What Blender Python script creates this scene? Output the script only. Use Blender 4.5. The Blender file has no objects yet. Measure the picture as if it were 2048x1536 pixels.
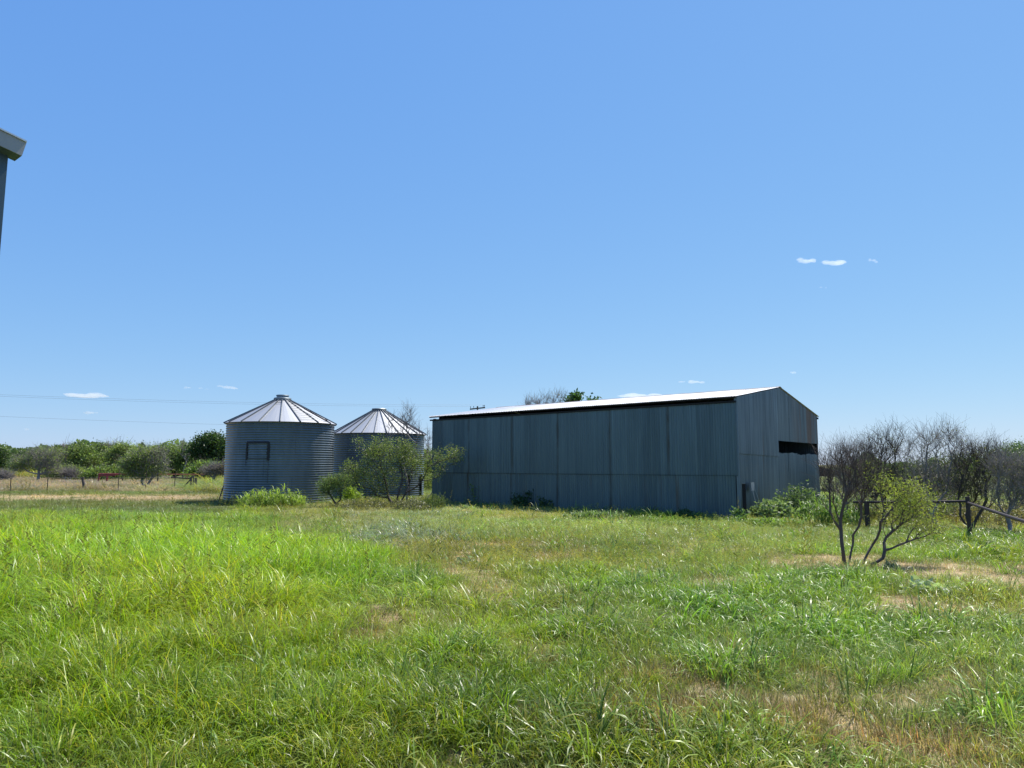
import bpy, math, random
import numpy as np
from mathutils import Vector
rng = np.random.default_rng(7)
random.seed(7)
S = bpy.context.scene
COL = S.collection
# ------------------------------------------------------------------ camera model
F = 1420.0; PITCH = math.radians(6.5); H = 1.6
cp, sp = math.cos(PITCH), math.sin(PITCH)
def ray(px, py):
    cx = (px-1024)/F; cy = (768-py)/F
    return np.array([cx, cp - sp*cy, sp + cp*cy])
def G(px, py, z=0.0):
    d = ray(px, py); t = (z-H)/d[2]; return np.array([d[0]*t, d[1]*t, z])
def D(px, py, Y):
    d = ray(px, py); t = Y/d[1]; return np.array([d[0]*t, Y, H+d[2]*t])
def project(x, y, z):
    dz = z-H
    f = y*cp + dz*sp; u = -y*sp + dz*cp
    f = np.maximum(f, .1)
    return 1024+F*x/f, 768-F*u/f
cam = bpy.data.cameras.new('camera'); co = bpy.data.objects.new('camera', cam); COL.objects.link(co)
co.location = (0, 0, H); co.rotation_euler = (math.radians(90)+PITCH, 0, 0)
cam.sensor_width = 36; cam.lens = F/2048*36; cam.clip_end = 20000; cam.clip_start = .05
S.camera = co
# ------------------------------------------------------------------ world and sun
SUN_AZ = math.radians(47)      # from +X towards +Y
SUN_EL = math.radians(60)
w = bpy.data.worlds.new('World'); S.world = w; w.use_nodes = True
nt = w.node_tree; bg = nt.nodes['Background']
sky = nt.nodes.new('ShaderNodeTexSky'); sky.sky_type = 'NISHITA'; sky.sun_disc = False
sky.sun_elevation = SUN_EL; sky.sun_rotation = math.pi/2-SUN_AZ
sky.air_density = 1.0; sky.dust_density = 0.2; sky.ozone_density = 3.0; sky.altitude = 300
# response of the sky colour per channel (deeper, bluer air than the bare model)
SKY_K = .10; EXPO = .55
sep = nt.nodes.new('ShaderNodeSeparateColor'); cmb = nt.nodes.new('ShaderNodeCombineColor'); nt.links.new(sky.outputs[0], sep.inputs[0])
for ci_, (g_, k_) in enumerate(((.74, .714), (.53, .825), (.20, .985))):
    m1 = nt.nodes.new('ShaderNodeMath'); m1.operation = 'MULTIPLY'; m1.inputs[1].default_value = SKY_K; nt.links.new(sep.outputs[ci_], m1.inputs[0])
    m2 = nt.nodes.new('ShaderNodeMath'); m2.operation = 'POWER'; m2.inputs[1].default_value = g_; nt.links.new(m1.outputs[0], m2.inputs[0])
    m3 = nt.nodes.new('ShaderNodeMath'); m3.operation = 'MULTIPLY'; m3.inputs[1].default_value = k_/SKY_K/2**EXPO; nt.links.new(m2.outputs[0], m3.inputs[0])
    nt.links.new(m3.outputs[0], cmb.inputs[ci_])
nt.links.new(cmb.outputs[0], bg.inputs[0])
bg.inputs[1].default_value = SKY_K
sl = bpy.data.lights.new('sun', 'SUN'); sl.energy = 5.0; sl.angle = math.radians(.53); sl.color = (1, .95, .87)
so = bpy.data.objects.new('sun', sl); COL.objects.link(so)
sd = Vector((math.cos(SUN_AZ)*math.cos(SUN_EL), math.sin(SUN_AZ)*math.cos(SUN_EL), math.sin(SUN_EL)))
so.rotation_euler = sd.to_track_quat('Z', 'Y').to_euler(); so.location = (20, 30, 50)
S.view_settings.view_transform = 'Standard'; S.view_settings.look = 'None'; S.view_settings.gamma = 1
S.view_settings.exposure = EXPO
S.cycles.max_bounces = 8; S.cycles.volume_bounces = 6; S.cycles.transparent_max_bounces = 16
# ------------------------------------------------------------------ tagging
def tag(o, label=None, cat=None, group=None, kind=None):
    if label: o['label'] = label
    if cat: o['category'] = cat
    if group: o['group'] = group
    if kind: o['kind'] = kind
    return o
def empty(name, loc, label, cat, group=None):
    o = bpy.data.objects.new(name, None); COL.objects.link(o); o.location = tuple(loc); o.empty_display_size = .3
    return tag(o, label, cat, group)
def mkobj(name, V, Fc, mat, parent=None, uv=None, col=None, smooth=False, link=True):
    """V (n,3) world coords; Fc (m,k) faces or list"""
    V = np.asarray(V, float)
    q = parent
    while q is not None: V = V - np.array(q.location); q = q.parent
    me = bpy.data.meshes.new(name)
    if isinstance(Fc, np.ndarray):
        k = Fc.shape[1]; m = Fc.shape[0]
        me.vertices.add(len(V)); me.vertices.foreach_set('co', V.astype(np.float32).ravel())
        me.loops.add(m*k); me.loops.foreach_set('vertex_index', Fc.astype(np.int32).ravel())
        me.polygons.add(m); me.polygons.foreach_set('loop_start', np.arange(0, m*k, k, dtype=np.int32))
        me.update(calc_edges=True)
    else:
        me.from_pydata([tuple(v) for v in V], [], [tuple(int(i) for i in f) for f in Fc]); me.update()
    if uv is not None:
        ul = me.uv_layers.new(name='UVMap')
        idx = np.empty(len(me.loops), np.int32); me.loops.foreach_get('vertex_index', idx)
        ul.data.foreach_set('uv', np.asarray(uv, np.float32)[idx].ravel())
    if col is not None:
        a = me.attributes.new('tint', 'FLOAT_COLOR', 'POINT')
        c = np.ones((len(V), 4), np.float32); c[:, :3] = col
        a.data.foreach_set('color', c.ravel())
    if smooth: me.polygons.foreach_set('use_smooth', np.ones(len(me.polygons), bool))
    me.materials.append(mat)
    o = bpy.data.objects.new(name, me)
    if link: COL.objects.link(o)
    if parent is not None: o.parent = parent
    return o
class MB:
    def __init__(s): s.V = []; s.F = []; s.n = 0
    def add(s, V, F):
        s.V += [tuple(v) for v in V]; s.F += [tuple(i+s.n for i in f) for f in F]; s.n += len(V)
    def box(s, c, ax, ay, az):
        c, ax, ay, az = map(np.array, (c, ax, ay, az))
        V = [c+i*ax+j*ay+k*az for i in (-1, 1) for j in (-1, 1) for k in (-1, 1)]
        s.add(V, [(0, 1, 3, 2), (4, 6, 7, 5), (0, 4, 5, 1), (2, 3, 7, 6), (0, 2, 6, 4), (1, 5, 7, 3)])
    def tube(s, pts, r, n=6, cap=True):
        pts = [np.array(p, float) for p in pts]
        rs = r if hasattr(r, '__len__') else [r]*len(pts)
        V = []; Fs = []
        for i, p in enumerate(pts):
            t = pts[min(i+1, len(pts)-1)]-pts[max(i-1, 0)]; t /= np.linalg.norm(t)
            a = np.cross(t, (0, 0, 1) if abs(t[2]) < .9 else (1, 0, 0)); a /= np.linalg.norm(a); b = np.cross(t, a)
            for k in range(n):
                th = 2*math.pi*k/n; V.append(p+rs[i]*(a*math.cos(th)+b*math.sin(th)))
        for i in range(len(pts)-1):
            for k in range(n):
                k2 = (k+1) % n; Fs.append((i*n+k, i*n+k2, (i+1)*n+k2, (i+1)*n+k))
        if cap:
            Fs.append(tuple(range(n-1, -1, -1))); Fs.append(tuple((len(pts)-1)*n+k for k in range(n)))
        s.add(V, Fs)
    def build(s, name, mat, parent=None, smooth=False): return mkobj(name, s.V, s.F, mat, parent, smooth=smooth)
# ------------------------------------------------------------------ materials
def newmat(name):
    m = bpy.data.materials.new(name); m.use_nodes = True
    return m, m.node_tree, m.node_tree.nodes['Principled BSDF']
def simple(name, c, rough=.6, metal=0, var=.25, scale=3.0):
    m, t, b = newmat(name)
    n = t.nodes.new('ShaderNodeTexNoise'); n.inputs['Scale'].default_value = scale; n.inputs['Detail'].default_value = 5
    tc = t.nodes.new('ShaderNodeTexCoord'); t.links.new(tc.outputs['Object'], n.inputs['Vector'])
    mx = t.nodes.new('ShaderNodeMix'); mx.data_type = 'RGBA'
    mx.inputs[6].default_value = (*[x*(1-var) for x in c], 1); mx.inputs[7].default_value = (*[min(1, x*(1+var)) for x in c], 1)
    t.links.new(n.outputs[0], mx.inputs[0]); t.links.new(mx.outputs[2], b.inputs['Base Color'])
    b.inputs['Roughness'].default_value = rough; b.inputs['Metallic'].default_value = metal
    return m
def math_node(t, op, a, b=None):
    n = t.nodes.new('ShaderNodeMath'); n.operation = op
    for i, v in enumerate((a, b)):
        if v is None: continue
        if isinstance(v, (int, float)): n.inputs[i].default_value = v
        else: t.links.new(v, n.inputs[i])
    return n.outputs[0]
def ramp(t, inp, stops):
    r = t.nodes.new('ShaderNodeValToRGB'); e = r.color_ramp.elements
    while len(e) < len(stops): e.new(.5)
    for i, (p, c) in enumerate(stops): e[i].position = p; e[i].color = (*c, 1) if len(c) == 3 else c
    t.links.new(inp, r.inputs[0]); return r.outputs[0]
def mixc(t, fac, a, b, mode='MIX'):
    n = t.nodes.new('ShaderNodeMix'); n.data_type = 'RGBA'; n.blend_type = mode
    for s, v in ((0, fac), (6, a), (7, b)):
        if isinstance(v, (int, float)): n.inputs[s].default_value = v
        elif isinstance(v, tuple): n.inputs[s].default_value = (*v, 1)
        else: t.links.new(v, n.inputs[s])
    return n.outputs[2]
def uvnoise(t, sx, sy, detail=4, off=0.0, rough=.55):
    tc = t.nodes.new('ShaderNodeTexCoord'); mp = t.nodes.new('ShaderNodeMapping')
    mp.inputs['Scale'].default_value = (sx, sy, 1); mp.inputs['Location'].default_value = (off, off*.7, 0)
    t.links.new(tc.outputs['UV'], mp.inputs[0]); n = t.nodes.new('ShaderNodeTexNoise')
    n.inputs['Scale'].default_value = 1; n.inputs['Detail'].default_value = detail; n.inputs['Roughness'].default_value = rough
    t.links.new(mp.outputs[0], n.inputs['Vector']); return n.outputs[0]
def uvsep(t):
    tc = t.nodes.new('ShaderNodeTexCoord'); s = t.nodes.new('ShaderNodeSeparateXYZ'); t.links.new(tc.outputs['UV'], s.inputs[0])
    return s.outputs[0], s.outputs[1]
def galv(name, base=(.30, .34, .37), vertical=True, metal=.55, rough=.5, rust=0.0, joints=(), lap_shade=None, rustcol=(.16, .07, .035), panel=.66, lo=.62, hi=1.3, rust_u=None):
    """weathered galvanised sheet; UV are metres along and up"""
    m, t, b = newmat(name)
    sx, sy = (9, .35) if vertical else (.5, .8)
    n1 = uvnoise(t, sx, sy, 5); n2 = uvnoise(t, .6, .4, 4, 7.3); n3 = uvnoise(t, 40 if vertical else 14, 1.2 if vertical else 14, 3, 3.1)
    v = math_node(t, 'ADD', math_node(t, 'MULTIPLY', n1, .55), math_node(t, 'ADD', math_node(t, 'MULTIPLY', n2, .3), math_node(t, 'MULTIPLY', n3, .15)))
    c = ramp(t, v, [(.36, tuple(x*lo for x in base)), (.5, base), (.66, tuple(min(1, x*hi) for x in base))])
    u, z = uvsep(t)
    # sheet to sheet difference
    wn = t.nodes.new('ShaderNodeTexWhiteNoise'); wn.noise_dimensions = '1D'
    t.links.new(math_node(t, 'FLOOR', math_node(t, 'DIVIDE', u, panel)), wn.inputs['W'])
    if panel: c = mixc(t, 1.0, c, ramp(t, wn.outputs[0], [(0, (.84, .85, .86)), (1, (1.1, 1.1, 1.1))]), 'MULTIPLY')
    # white oxide streaks
    st = uvnoise(t, sx*2.2, sy*.8, 4, 21.0); c = mixc(t, ramp(t, st, [(.62, (0, 0, 0)), (.78, (.45,)*3)]), c, tuple(min(1, x*1.9) for x in base))
    fac = None
    for ju in joints:
        d = math_node(t, 'ABSOLUTE', math_node(t, 'SUBTRACT', u, ju))
        nz = uvnoise(t, 5, 1.3, 4, ju)
        wd = math_node(t, 'MULTIPLY', nz, .16)
        f = math_node(t, 'SUBTRACT', 1, math_node(t, 'DIVIDE', d, wd)); f = math_node(t, 'MAXIMUM', f, 0)
        f = math_node(t, 'MULTIPLY', f, ramp(t, nz, [(.3, (.25,)*3), (.6, (.85,)*3)]))
        fac = f if fac is None else math_node(t, 'MAXIMUM', fac, f)
    if fac is not None: c = mixc(t, fac, c, (.045, .042, .032))
    if lap_shade is not None: c = mixc(t, math_node(t, 'MULTIPLY', math_node(t, 'LESS_THAN', z, lap_shade), .7), c, (.03, .036, .038))  # shade of the lap gap painted as a dark line below this height
    if rust > 0:
        rn = uvnoise(t, 3.2 if vertical else 2, .22 if vertical else 2, 5, 11.0)
        f = ramp(t, rn, [(.60-.2*rust, (0, 0, 0)), (.72-.15*rust, (.9,)*3)])
        if rust_u is not None:
            g = ramp(t, math_node(t, 'DIVIDE', math_node(t, 'SUBTRACT', u, rust_u[0]), rust_u[1]-rust_u[0]), [(0, (0, 0, 0)), (1, (1, 1, 1))])
            f = mixc(t, 1.0, f, g, 'MULTIPLY')
        c = mixc(t, f, c, rustcol)
    t.links.new(c, b.inputs['Base Color']); b.inputs['Metallic'].default_value = metal
    rr = ramp(t, n1, [(.3, (rough+.1,)*3), (.7, (rough-.08,)*3)]); t.links.new(rr, b.inputs['Roughness'])
    return m
def leafmat(name, inst=False, trans=.45, rough=.45, spec=.4):
    m, t, b = newmat(name)
    at = t.nodes.new('ShaderNodeAttribute'); at.attribute_name = 'tint'
    c = at.outputs['Color']
    if inst:
        a2 = t.nodes.new('ShaderNodeAttribute'); a2.attribute_name = 'itint'; a2.attribute_type = 'INSTANCER'
        c = mixc(t, 1.0, c, a2.outputs['Color'], 'MULTIPLY')
    t.links.new(c, b.inputs['Base Color']); b.inputs['Roughness'].default_value = rough
    b.inputs['Specular IOR Level'].default_value = spec
    tr = t.nodes.new('ShaderNodeBsdfTranslucent')
    tcl = mixc(t, 1.0, c, (1.15, 1.25, .6), 'MULTIPLY'); t.links.new(tcl, tr.inputs[0])
    mx = t.nodes.new('ShaderNodeMixShader'); mx.inputs[0].default_value = trans
    t.links.new(b.outputs[0], mx.inputs[1]); t.links.new(tr.outputs[0], mx.inputs[2])
    t.links.new(mx.outputs[0], t.nodes['Material Output'].inputs[0])
    return m
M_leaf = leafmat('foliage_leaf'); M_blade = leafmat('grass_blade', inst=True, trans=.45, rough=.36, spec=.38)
M_bark = simple('mesquite_bark', (.075, .06, .05), .9, var=.4, scale=12)
M_greybark = simple('grey_twig_bark', (.24, .215, .195), .9, var=.35, scale=8)
M_dark = simple('dark_rusty_pipe', (.045, .03, .028), .6, .3, .4, 9)
M_black = simple('black_steel', (.010, .009, .009), .9, .0, .3, 6)
M_red = simple('red_painted_pipe', (.30, .045, .04), .5, 0, .35, 6)
M_orange = simple('rusty_orange_pipe', (.34, .12, .05), .6, 0, .4, 6)
M_wood = simple('weathered_post_wood', (.10, .08, .065), .9, 0, .4, 9)
M_tar = simple('black_tar', (.012, .012, .014), .6, 0, .3, 20)
M_wire = simple('power_wire', (.16, .16, .17), .5, .5, .1)
# ------------------------------------------------------------------ noise helper
def vnoise(x, y, seed=0):
    x = np.asarray(x, float); y = np.asarray(y, float)
    xi = np.floor(x).astype(np.int64); yi = np.floor(y).astype(np.int64); xf = x-xi; yf = y-yi
    def h(a, b):
        n = (a*374761393 + b*668265263 + seed*974634777) & 0x7fffffff
        n = ((n ^ (n >> 13))*1274126177) & 0x7fffffff
        return ((n ^ (n >> 16)) & 0xffff)/65535.0
    sx = xf*xf*(3-2*xf); sy = yf*yf*(3-2*yf)
    return (h(xi, yi)*(1-sx)+h(xi+1, yi)*sx)*(1-sy)+(h(xi, yi+1)*(1-sx)+h(xi+1, yi+1)*sx)*sy
def fbm(x, y, seed=0, o=4):
    r = 0; a = .5; t = 0
    for i in range(o): r = r+a*vnoise(x*2**i, y*2**i, seed+i*17); t += a; a *= .5
    return r/t
def gz(x, y): return (fbm(np.asarray(x)/3., np.asarray(y)/3., 5, 3)-.5)*.10
# ------------------------------------------------------------------ ground cover zones (laid out on the ground)
def ell(u, v, L):
    r = np.zeros_like(u)
    for e in L:
        d = ((u-e[0])/e[2])**2+((v-e[1])/e[3])**2
        r = np.maximum(r, (e[4] if len(e) > 4 else 1)*np.clip(1.6-d, 0, 1))
    return r
TALL = [(60,1120,330,62), (330,1128,280,58), (540,1130,190,48,.9), (650,1150,120,50,.6), (200,1200,420,60,.9), (100,1330,330,90,.6), (420,1280,230,70,.6), (300,1450,350,80,.45), (760,1480,200,80,.35)]
LUSH = [(200,1200,560,180), (650,1130,120,80), (400,1400,600,200), (850,1200,80,30,.7), (930,1400,260,150,.9), (1160,1165,70,25,.8), (1330,1215,80,30,.7), (1650,1190,120,40,.8), (1550,1240,200,45,.6), (1400,1500,300,60,.8), (1250,1400,120,60,.4), (1700,1110,130,20,.7), (1950,1100,120,30,.6)]
DRY = [(960,1155,60,26,.55), (1000,1195,60,22,.5), (790,1225,40,22,.8), (750,1268,60,14), (1610,1128,75,14,1.9), (1745,1130,70,13,1.9), (1900,1143,120,14,1.9), (2020,1165,120,13,1.4), (1470,1290,45,18,.8), (1600,1355,60,18,.8), (1640,1420,70,26), (1800,1395,60,20,.8), (1935,1375,60,40), (1750,1455,160,30,.7), (1900,1500,150,40,.8), (1080,1335,60,12,.8), (1090,1290,60,14,.6), (1080,1448,60,10,.9), (1310,1345,90,16,.8), (1220,1400,60,14,.7), (1940,1220,120,12,.5), (950,1520,60,12,.8), (120,1228,40,10,.7), (20,1320,40,14,.8), (1130,1100,60,10,.4), (1350,1110,60,10,.4), (920,1122,60,16,.7)]
COARSE = [(1700,1240,250,45), (1450,1215,120,35,.8), (1190,1170,90,30,.8), (1660,1175,90,35), (1400,1490,260,50), (1650,1520,260,30), (1970,1450,90,40,.9), (1150,1245,90,30,.7), (1450,1345,130,22,.9), (1960,1090,140,20,.7), (800,1078,110,20), (1100,1480,300,60,.5), (640,1460,400,80,.45), (200,1300,300,120,.3), (200,1460,300,90,.5), (760,1175,110,30,.7), (700,1210,100,22,.5), (1330,1035,60,10,.8), (1950,1180,100,15,.4), (1900,1260,120,20,.9), (1000,1350,200,80,.3)]
def zones(x, y):
    u, v = project(x, y, np.zeros_like(x))
    ju = u+(fbm(x*.9, y*.9, 31)-.5)*120; jv = v+(fbm(x*.9+40, y*.9, 32)-.5)*34*np.clip((v-950)/250, .15, 1.5)
    z = {}
    z['u'], z['v'] = u, v
    z['tall'] = ell(ju, jv, TALL); z['lush'] = ell(ju, jv, LUSH); z['coarse'] = ell(ju, jv, COARSE)
    dry = ell(ju, jv, DRY)
    sp_ = np.clip((fbm(x*1.1, y*1.1, 77)-.56)*6, 0, 1)*(v > 1080)
    dry = np.maximum(dry, sp_*(1-.75*np.clip(z['lush']+z['tall'], 0, 1)))
    dry = dry*np.clip((fbm(x*4., y*4., 78, 3)-.20)*3.4, 0, 1.4)*1.25
    z['dry'] = dry*np.where(v > 1060, 1, 0)
    z['pale'] = np.clip((ju-480)/120, 0, 1)*np.clip((1085-jv)/25, 0, 1)*np.clip((jv-1000)/8, 0, 1)
    j3 = v+(fbm(x*.15, y*.15, 41)-.5)*7
    z['road'] = np.clip((470-u)/60, 0, 1)*np.clip((j3-988)/4, 0, 1)*np.clip((1006-j3)/6, 0, 1)*np.clip(.35+1.1*fbm(x*.5, y*.5, 47), 0, 1)
    z['greystraw'] = np.clip((370-u)/60, 0, 1)*np.clip((j3-950)/4, 0, 1)*np.clip((984-j3)/5, 0, 1)
    return z
# ------------------------------------------------------------------ ground sheet
def ground():
    ys = np.concatenate([np.arange(-6, 30, .3), np.geomspace(30, 9000, 90)])
    xs = np.concatenate([-np.geomspace(9000, 25, 60), np.arange(-24.6, 25, .3), np.geomspace(25, 9000, 60)])
    X, Y = np.meshgrid(xs, ys); n = X.shape
    near = (np.abs(X) < 200) & (Y < 200)
    Z = np.where(near, gz(X, Y), 0)
    V = np.stack([X.ravel(), Y.ravel(), Z.ravel()], 1)
    i = np.arange(n[0]*n[1]).reshape(n)
    Fc = np.stack([i[:-1, :-1], i[:-1, 1:], i[1:, 1:], i[1:, :-1]], -1).reshape(-1, 4)
    z = zones(V[:, 0], np.maximum(V[:, 1], .5))
    c = np.tile(np.array([.12, .12, .045]), (len(V), 1))
    def bl(f, col): 
        f = np.clip(f, 0, 1)[:, None]; return c*(1-f)+np.array(col)*f
    c = bl(z['lush']*.9, (.04, .055, .018)); c = bl(z['coarse']*.6, (.05, .055, .022)); c = bl(z['pale'], (.17, .17, .075)); c = bl(z['dry']*np.where(z['v'] > 1240, .65, 1), (.36, .28, .17))  # lush and coarse ground darkened: shade in the gaps between tufts put into colour
    c = bl(z['greystraw'], (.24, .19, .12)); c = bl(z['road'], (.36, .275, .165))
    m, t, b = newmat('soil_and_thatch')
    at = t.nodes.new('ShaderNodeAttribute'); at.attribute_name = 'tint'
    tc = t.nodes.new('ShaderNodeTexCoord'); n1 = t.nodes.new('ShaderNodeTexNoise'); n1.inputs['Scale'].default_value = 9; n1.inputs['Detail'].default_value = 8
    t.links.new(tc.outputs['Object'], n1.inputs['Vector'])
    cc = mixc(t, 1.0, at.outputs['Color'], ramp(t, n1.outputs[0], [(.3, (.55, .55, .55)), (.7, (1.4, 1.35, 1.3))]), 'MULTIPLY')
    t.links.new(cc, b.inputs['Base Color']); b.inputs['Roughness'].default_value = .95; b.inputs['Specular IOR Level'].default_value = .1
    bp = t.nodes.new('ShaderNodeBump'); bp.inputs['Strength'].default_value = .5; bp.inputs['Distance'].default_value = .05
    t.links.new(n1.outputs[0], bp.inputs['Height']); t.links.new(bp.outputs[0], b.inputs['Normal'])
    o = mkobj('ground', V, Fc, m, col=c, smooth=True); tag(o, kind='structure')
ground()
# ------------------------------------------------------------------ grass tufts (instanced ground cover)
def blades(n, spread, hmin, hmax, wid, lean, bend, segs=4, seed=0, seedhead=False, tintv=.25, base=(1, 1, 1)):
    r = np.random.default_rng(seed)
    ang = r.uniform(0, 2*np.pi, n); rad = spread*np.sqrt(r.uniform(0, 1, n))
    bx, by = rad*np.cos(ang), rad*np.sin(ang)
    da = ang+r.normal(0, .9, n); h = r.uniform(hmin, hmax, n); ln = np.abs(r.normal(lean, lean*.5, n)); bd = np.abs(r.normal(bend, bend*.45, n))
    V = []; Fc = []; C = []; k = 0
    for i in range(n):
        dx, dy = math.cos(da[i]), math.sin(da[i]); wx, wy = -dy, dx
        tw = r.uniform(-.6, .6); x, y, z = bx[i], by[i], -.02; th = ln[i]; L = h[i]/segs
        tint = np.array(base)*(1+r.uniform(-tintv, tintv)); 
        if r.uniform() < .13: tint = tint*np.array([1.7, 1.2, 1.3])
        for s_ in range(segs+1):
            f = s_/segs; ww = wid*(1-f)**.6*(.75+.5*f)*.5 if s_ < segs else wid*.04
            sx = wx*math.cos(tw*f)*ww; sy = wy*math.cos(tw*f)*ww; sz = math.sin(tw*f)*ww
            V.append((x-sx, y-sy, z-sz)); V.append((x+sx, y+sy, z+sz)); 
            C.append(tint*(.5+.75*f)); C.append(tint*(.5+.75*f))  # darker towards the root: shade inside the tuft put into the tint
            if s_: Fc.append((k+2*s_-2, k+2*s_-1, k+2*s_+1, k+2*s_))
            x += dx*math.sin(th)*L; y += dy*math.sin(th)*L; z = max(z+math.cos(th)*L, .012) if s_ else z+math.cos(th)*L
            th += bd[i]/segs*(.4+1.2*f)
        k += 2*(segs+1)
        if seedhead and r.uniform() < .7:
            for q in range(9):
                a = r.uniform(0, 2*np.pi); l = r.uniform(.008, .028); zz = z-.012*q; ox, oy = x-dx*.03*q/9, y-dy*.03*q/9
                p = [(ox, oy, zz), (ox+l*math.cos(a), oy+l*math.sin(a), zz+l*.5), (ox+l*math.cos(a)*1.1, oy+l*math.sin(a)*1.1, zz+l*.35), (ox, oy, zz-.006)]
                V += p; C += [np.array([1.5, 1.25, .85])*.8]*4; Fc.append((k, k+1, k+2, k+3)); k += 4
    return np.array(V), np.array(Fc), np.array(C)
tufts = []
def tuft(*a, **k):
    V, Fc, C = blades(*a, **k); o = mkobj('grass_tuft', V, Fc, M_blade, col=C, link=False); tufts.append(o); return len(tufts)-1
T_fine = [tuft(34, .11, .05, .13, .0045, .5, 1.1, 3, seed=i) for i in range(4)]
T_mid = [tuft(34, .12, .08, .22, .0055, .65, 1.6, 4, seed=20+i) for i in range(4)]
T_long = [tuft(32, .16, .18, .50, .0085, .50, 2.0, 6, seed=40+i) for i in range(5)]
T_coarse = [tuft(24, .14, .12, .36, .013, .7, 2.0, 6, seed=60+i, tintv=.2) for i in range(5)]
T_straw = [tuft(34, .13, .04, .13, .004, 1.15, .5, 2, seed=80+i) for i in range(3)]
T_stalk = [tuft(5, .10, .45, .75, .004, .15, .5, 5, seed=100+i, seedhead=True) for i in range(3)]
T_pale = [tuft(10, .12, .12, .26, .004, .3, .7, 4, seed=110+i, seedhead=True) for i in range(3)]
tc_ = bpy.data.collections.new('grass_tufts_source')
for i, o in enumerate(tufts): o.name = 'tuft_source_%02d' % i; tc_.objects.link(o)
names = sorted([o.name for o in tufts]); assert names == [o.name for o in tufts]
# keep-out polygons filled in by the buildings
KEEP = []
def inpoly(x, y, P):
    r = np.zeros(len(x), bool); j = len(P)-1
    for i in range(len(P)):
        xi, yi = P[i]; xj, yj = P[j]
        c = ((yi > y) != (yj > y)) & (x < (xj-xi)*(y-yi)/(yj-yi+1e-12)+xi); r ^= c; j = i
    return r
def gn_scatter(name, P, rot, sc, idx, tint):
    me = bpy.data.meshes.new(name); me.vertices.add(len(P)); me.vertices.foreach_set('co', P.astype(np.float32).ravel())
    a = me.attributes.new('rot', 'FLOAT_VECTOR', 'POINT'); a.data.foreach_set('vector', rot.astype(np.float32).ravel())
    a = me.attributes.new('scl', 'FLOAT_VECTOR', 'POINT'); a.data.foreach_set('vector', sc.astype(np.float32).ravel())
    a = me.attributes.new('idx', 'INT', 'POINT'); a.data.foreach_set('value', idx.astype(np.int32))
    c = np.ones((len(P), 4), np.float32); c[:, :3] = tint
    a = me.attributes.new('itint', 'FLOAT_COLOR', 'POINT'); a.data.foreach_set('color', c.ravel())
    me.materials.append(M_blade); me.update()
    o = bpy.data.objects.new(name, me); COL.objects.link(o)
    g = bpy.data.node_groups.new(name+'_nodes', 'GeometryNodeTree')
    g.interface.new_socket('Geometry', in_out='INPUT', socket_type='NodeSocketGeometry'); g.interface.new_socket('Geometry', in_out='OUTPUT', socket_type='NodeSocketGeometry')
    N = g.nodes; gi = N.new('NodeGroupInput'); go = N.new('NodeGroupOutput')
    ci = N.new('GeometryNodeCollectionInfo'); ci.inputs['Collection'].default_value = tc_; ci.inputs['Separate Children'].default_value = True; ci.inputs['Reset Children'].default_value = True
    mp = N.new('GeometryNodeMeshToPoints'); ip = N.new('GeometryNodeInstanceOnPoints'); ip.inputs['Pick Instance'].default_value = True
    def na(nm, ty):
        n = N.new('GeometryNodeInputNamedAttribute'); n.data_type = ty; n.inputs['Name'].default_value = nm; return n.outputs['Attribute']
    L = g.links
    L.new(gi.outputs[0], mp.inputs[0]); L.new(mp.outputs[0], ip.inputs['Points']); L.new(ci.outputs[0], ip.inputs['Instance'])
    L.new(na('idx', 'INT'), ip.inputs['Instance Index']); L.new(na('rot', 'FLOAT_VECTOR'), ip.inputs['Rotation']); L.new(na('scl', 'FLOAT_VECTOR'), ip.inputs['Scale'])
    L.new(ip.outputs[0], go.inputs[0])
    md = o.modifiers.new('scatter', 'NODES'); md.node_group = g
    return o
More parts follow.
